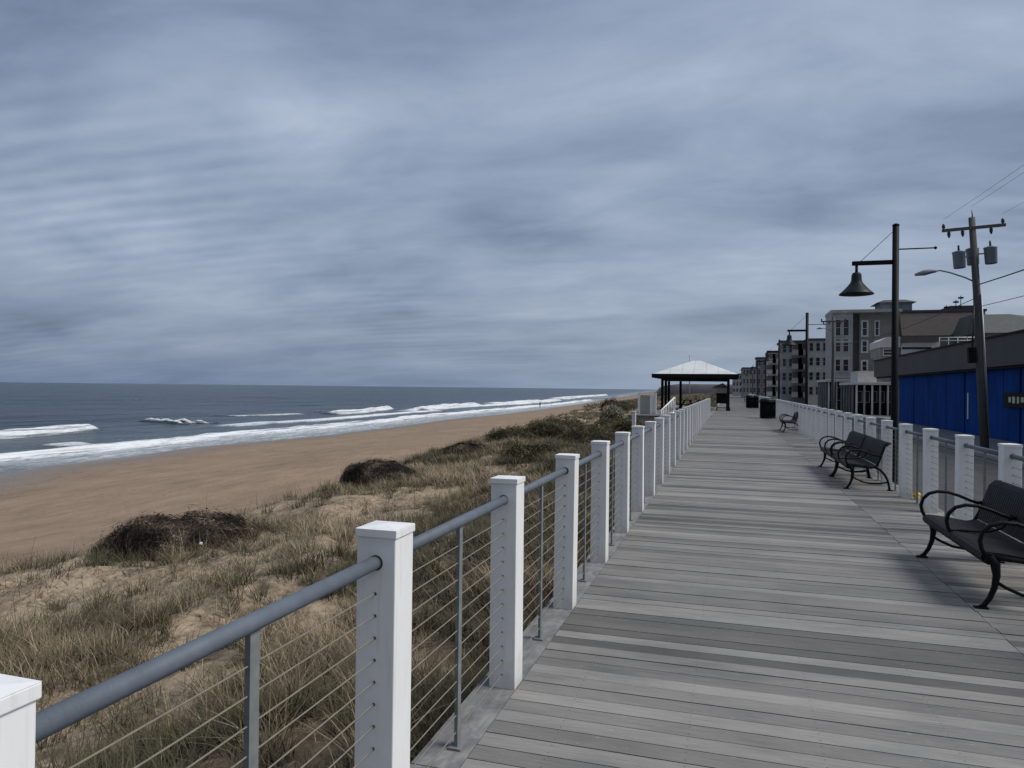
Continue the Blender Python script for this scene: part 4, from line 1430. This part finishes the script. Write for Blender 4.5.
# ------------------------------------------------------------------ sky and light
SUN_EL, SUN_AZ = math.radians(50), math.radians(86)          # azimuth clockwise from +y: from the land side
w = bpy.data.worlds.new('World'); S.world = w
w.use_nodes = True
nt = w.node_tree; N_ = nt.nodes; LK = nt.links
bg = N_['Background']
sky = N_.new('ShaderNodeTexSky'); sky.sky_type = 'NISHITA'; sky.sun_disc = False
sky.sun_elevation = SUN_EL; sky.sun_rotation = SUN_AZ
sky.air_density = 1.5; sky.dust_density = 3
tc = N_.new('ShaderNodeTexCoord')
sp = N_.new('ShaderNodeSeparateXYZ'); LK.new(tc.outputs['Generated'], sp.inputs[0])


def wm(op, a, b=None, clamp=False):
    n = N_.new('ShaderNodeMath'); n.operation = op; n.use_clamp = clamp
    for i, v_ in enumerate((a, b)):
        if v_ is None: continue
        if isinstance(v_, (int, float)): n.inputs[i].default_value = v_
        else: LK.new(v_, n.inputs[i])
    return n.outputs[0]


zc = wm('MAXIMUM', sp.outputs[2], 0.0)
den = wm('ADD', zc, .19)
pxn = wm('DIVIDE', sp.outputs[0], den); pyn = wm('DIVIDE', sp.outputs[1], den)
cb = N_.new('ShaderNodeCombineXYZ'); LK.new(pxn, cb.inputs[0]); LK.new(pyn, cb.inputs[1])


def wnoise(scale, detail, rough, dist=0, rot=0, sc=(1, 1, 1), off=(0, 0, 0)):
    mp = N_.new('ShaderNodeMapping'); mp.inputs['Scale'].default_value = sc; mp.inputs['Rotation'].default_value = (0, 0, rot); mp.inputs['Location'].default_value = off
    LK.new(cb.outputs[0], mp.inputs[0])
    n = N_.new('ShaderNodeTexNoise'); n.inputs['Scale'].default_value = scale; n.inputs['Detail'].default_value = detail
    n.inputs['Roughness'].default_value = rough; n.inputs['Distortion'].default_value = dist
    LK.new(mp.outputs[0], n.inputs['Vector'])
    return n.outputs['Fac'], mp.outputs[0]


big, _ = wnoise(.85, 6, .50, .15, -.3, (.75, 1.25, 1), (-9.2, -1.7, 0))
med, _ = wnoise(2.6, 7, .56, .35, -.3, (.7, 1.25, 1), (.4, 7.7, 0))
_, rv = wnoise(1, 1, .5, 0, -.22)
wv = N_.new('ShaderNodeTexWave'); wv.wave_type = 'BANDS'; wv.bands_direction = 'Y'
wv.inputs['Scale'].default_value = 3.4; wv.inputs['Distortion'].default_value = 4.2; wv.inputs['Detail'].default_value = 3
wv.inputs['Detail Scale'].default_value = .7
LK.new(rv, wv.inputs['Vector'])
msk, _ = wnoise(.5, 2, .5, 0, 0, (1, 1, 1), (11, 4, 0))
er = N_.new('ShaderNodeMapRange'); er.interpolation_type = 'SMOOTHSTEP'
er.inputs[1].default_value = .40; er.inputs[2].default_value = .22; LK.new(zc, er.inputs[0])
rip = wm('MULTIPLY', wm('MULTIPLY', wm('SUBTRACT', wv.outputs['Fac'], .5), wm('MULTIPLY', wm('SUBTRACT', msk, .46, True), .30)), er.outputs[0])
val = wm('ADD', wm('ADD', wm('MULTIPLY', big, .78), wm('MULTIPLY', med, .36)), rip)
cr = N_.new('ShaderNodeValToRGB'); LK.new(val, cr.inputs[0])
el = cr.color_ramp.elements
stops = [(.38, (.094, .126, .192)), (.48, (.150, .193, .280)), (.56, (.200, .248, .342)), (.66, (.262, .313, .408)), (.80, (.38, .43, .515))]
while len(el) < len(stops): el.new(.5)
for e_, (p_, c_) in zip(el, stops): e_.position = p_; e_.color = (*c_, 1)
# blue-grey band low over the horizon
lowf = wm('MULTIPLY', wm('POWER', wm('SUBTRACT', 1.0, wm('MULTIPLY', zc, 5.0), True), 1.3), .70)
mxl = N_.new('ShaderNodeMix'); mxl.data_type = 'RGBA'
LK.new(lowf, mxl.inputs[0]); LK.new(cr.outputs[0], mxl.inputs[6]); lr = N_.new('ShaderNodeMapRange'); lr.inputs[1].default_value = -.7; lr.inputs[2].default_value = .05; LK.new(sp.outputs[0], lr.inputs[0])
lc = N_.new('ShaderNodeMix'); lc.data_type = 'RGBA'; LK.new(lr.outputs[0], lc.inputs[0])
lc.inputs[6].default_value = (.100, .146, .240, 1); lc.inputs[7].default_value = (.235, .298, .375, 1)
LK.new(lc.outputs[2], mxl.inputs[7])
# scale the cloud radiance to the sky's units, and let a little clear-sky light through
sc_ = N_.new('ShaderNodeMix'); sc_.data_type = 'RGBA'; sc_.blend_type = 'MULTIPLY'; sc_.inputs[0].default_value = 1
LK.new(mxl.outputs[2], sc_.inputs[6]); CL = 7.0; sc_.inputs[7].default_value = (CL, CL, CL, 1)
mx = N_.new('ShaderNodeMix'); mx.data_type = 'RGBA'; mx.inputs[0].default_value = .93
LK.new(sky.outputs[0], mx.inputs[6]); LK.new(sc_.outputs[2], mx.inputs[7])
# added dimming of the unseen sky behind the viewer, and seaward, to cut fill
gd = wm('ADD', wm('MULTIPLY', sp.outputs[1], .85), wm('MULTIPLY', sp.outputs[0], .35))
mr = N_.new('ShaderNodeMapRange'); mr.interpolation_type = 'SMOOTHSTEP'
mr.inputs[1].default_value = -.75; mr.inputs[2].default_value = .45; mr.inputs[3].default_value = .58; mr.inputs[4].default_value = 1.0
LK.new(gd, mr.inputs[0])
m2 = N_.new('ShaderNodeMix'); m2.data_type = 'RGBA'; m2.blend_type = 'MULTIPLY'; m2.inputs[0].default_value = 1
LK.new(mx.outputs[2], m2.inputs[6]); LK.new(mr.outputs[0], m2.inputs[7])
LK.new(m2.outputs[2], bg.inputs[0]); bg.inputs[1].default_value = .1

sl = bpy.data.lights.new('sun', 'SUN'); sl.energy = 1.5; sl.angle = math.radians(24); sl.color = (1, .965, .92)
so = bpy.data.objects.new('sun', sl); COL.objects.link(so)
sv = Vector((math.sin(SUN_AZ) * math.cos(SUN_EL), math.cos(SUN_AZ) * math.cos(SUN_EL), math.sin(SUN_EL)))
so.rotation_euler = sv.to_track_quat('Z', 'Y').to_euler()

S.view_settings.view_transform = 'Standard'
S.view_settings.look = 'None'
S.view_settings.exposure = .95
S.view_settings.gamma = 1
S.render.engine = 'CYCLES'
S.cycles.use_denoising = True
S.cycles.max_bounces = 6
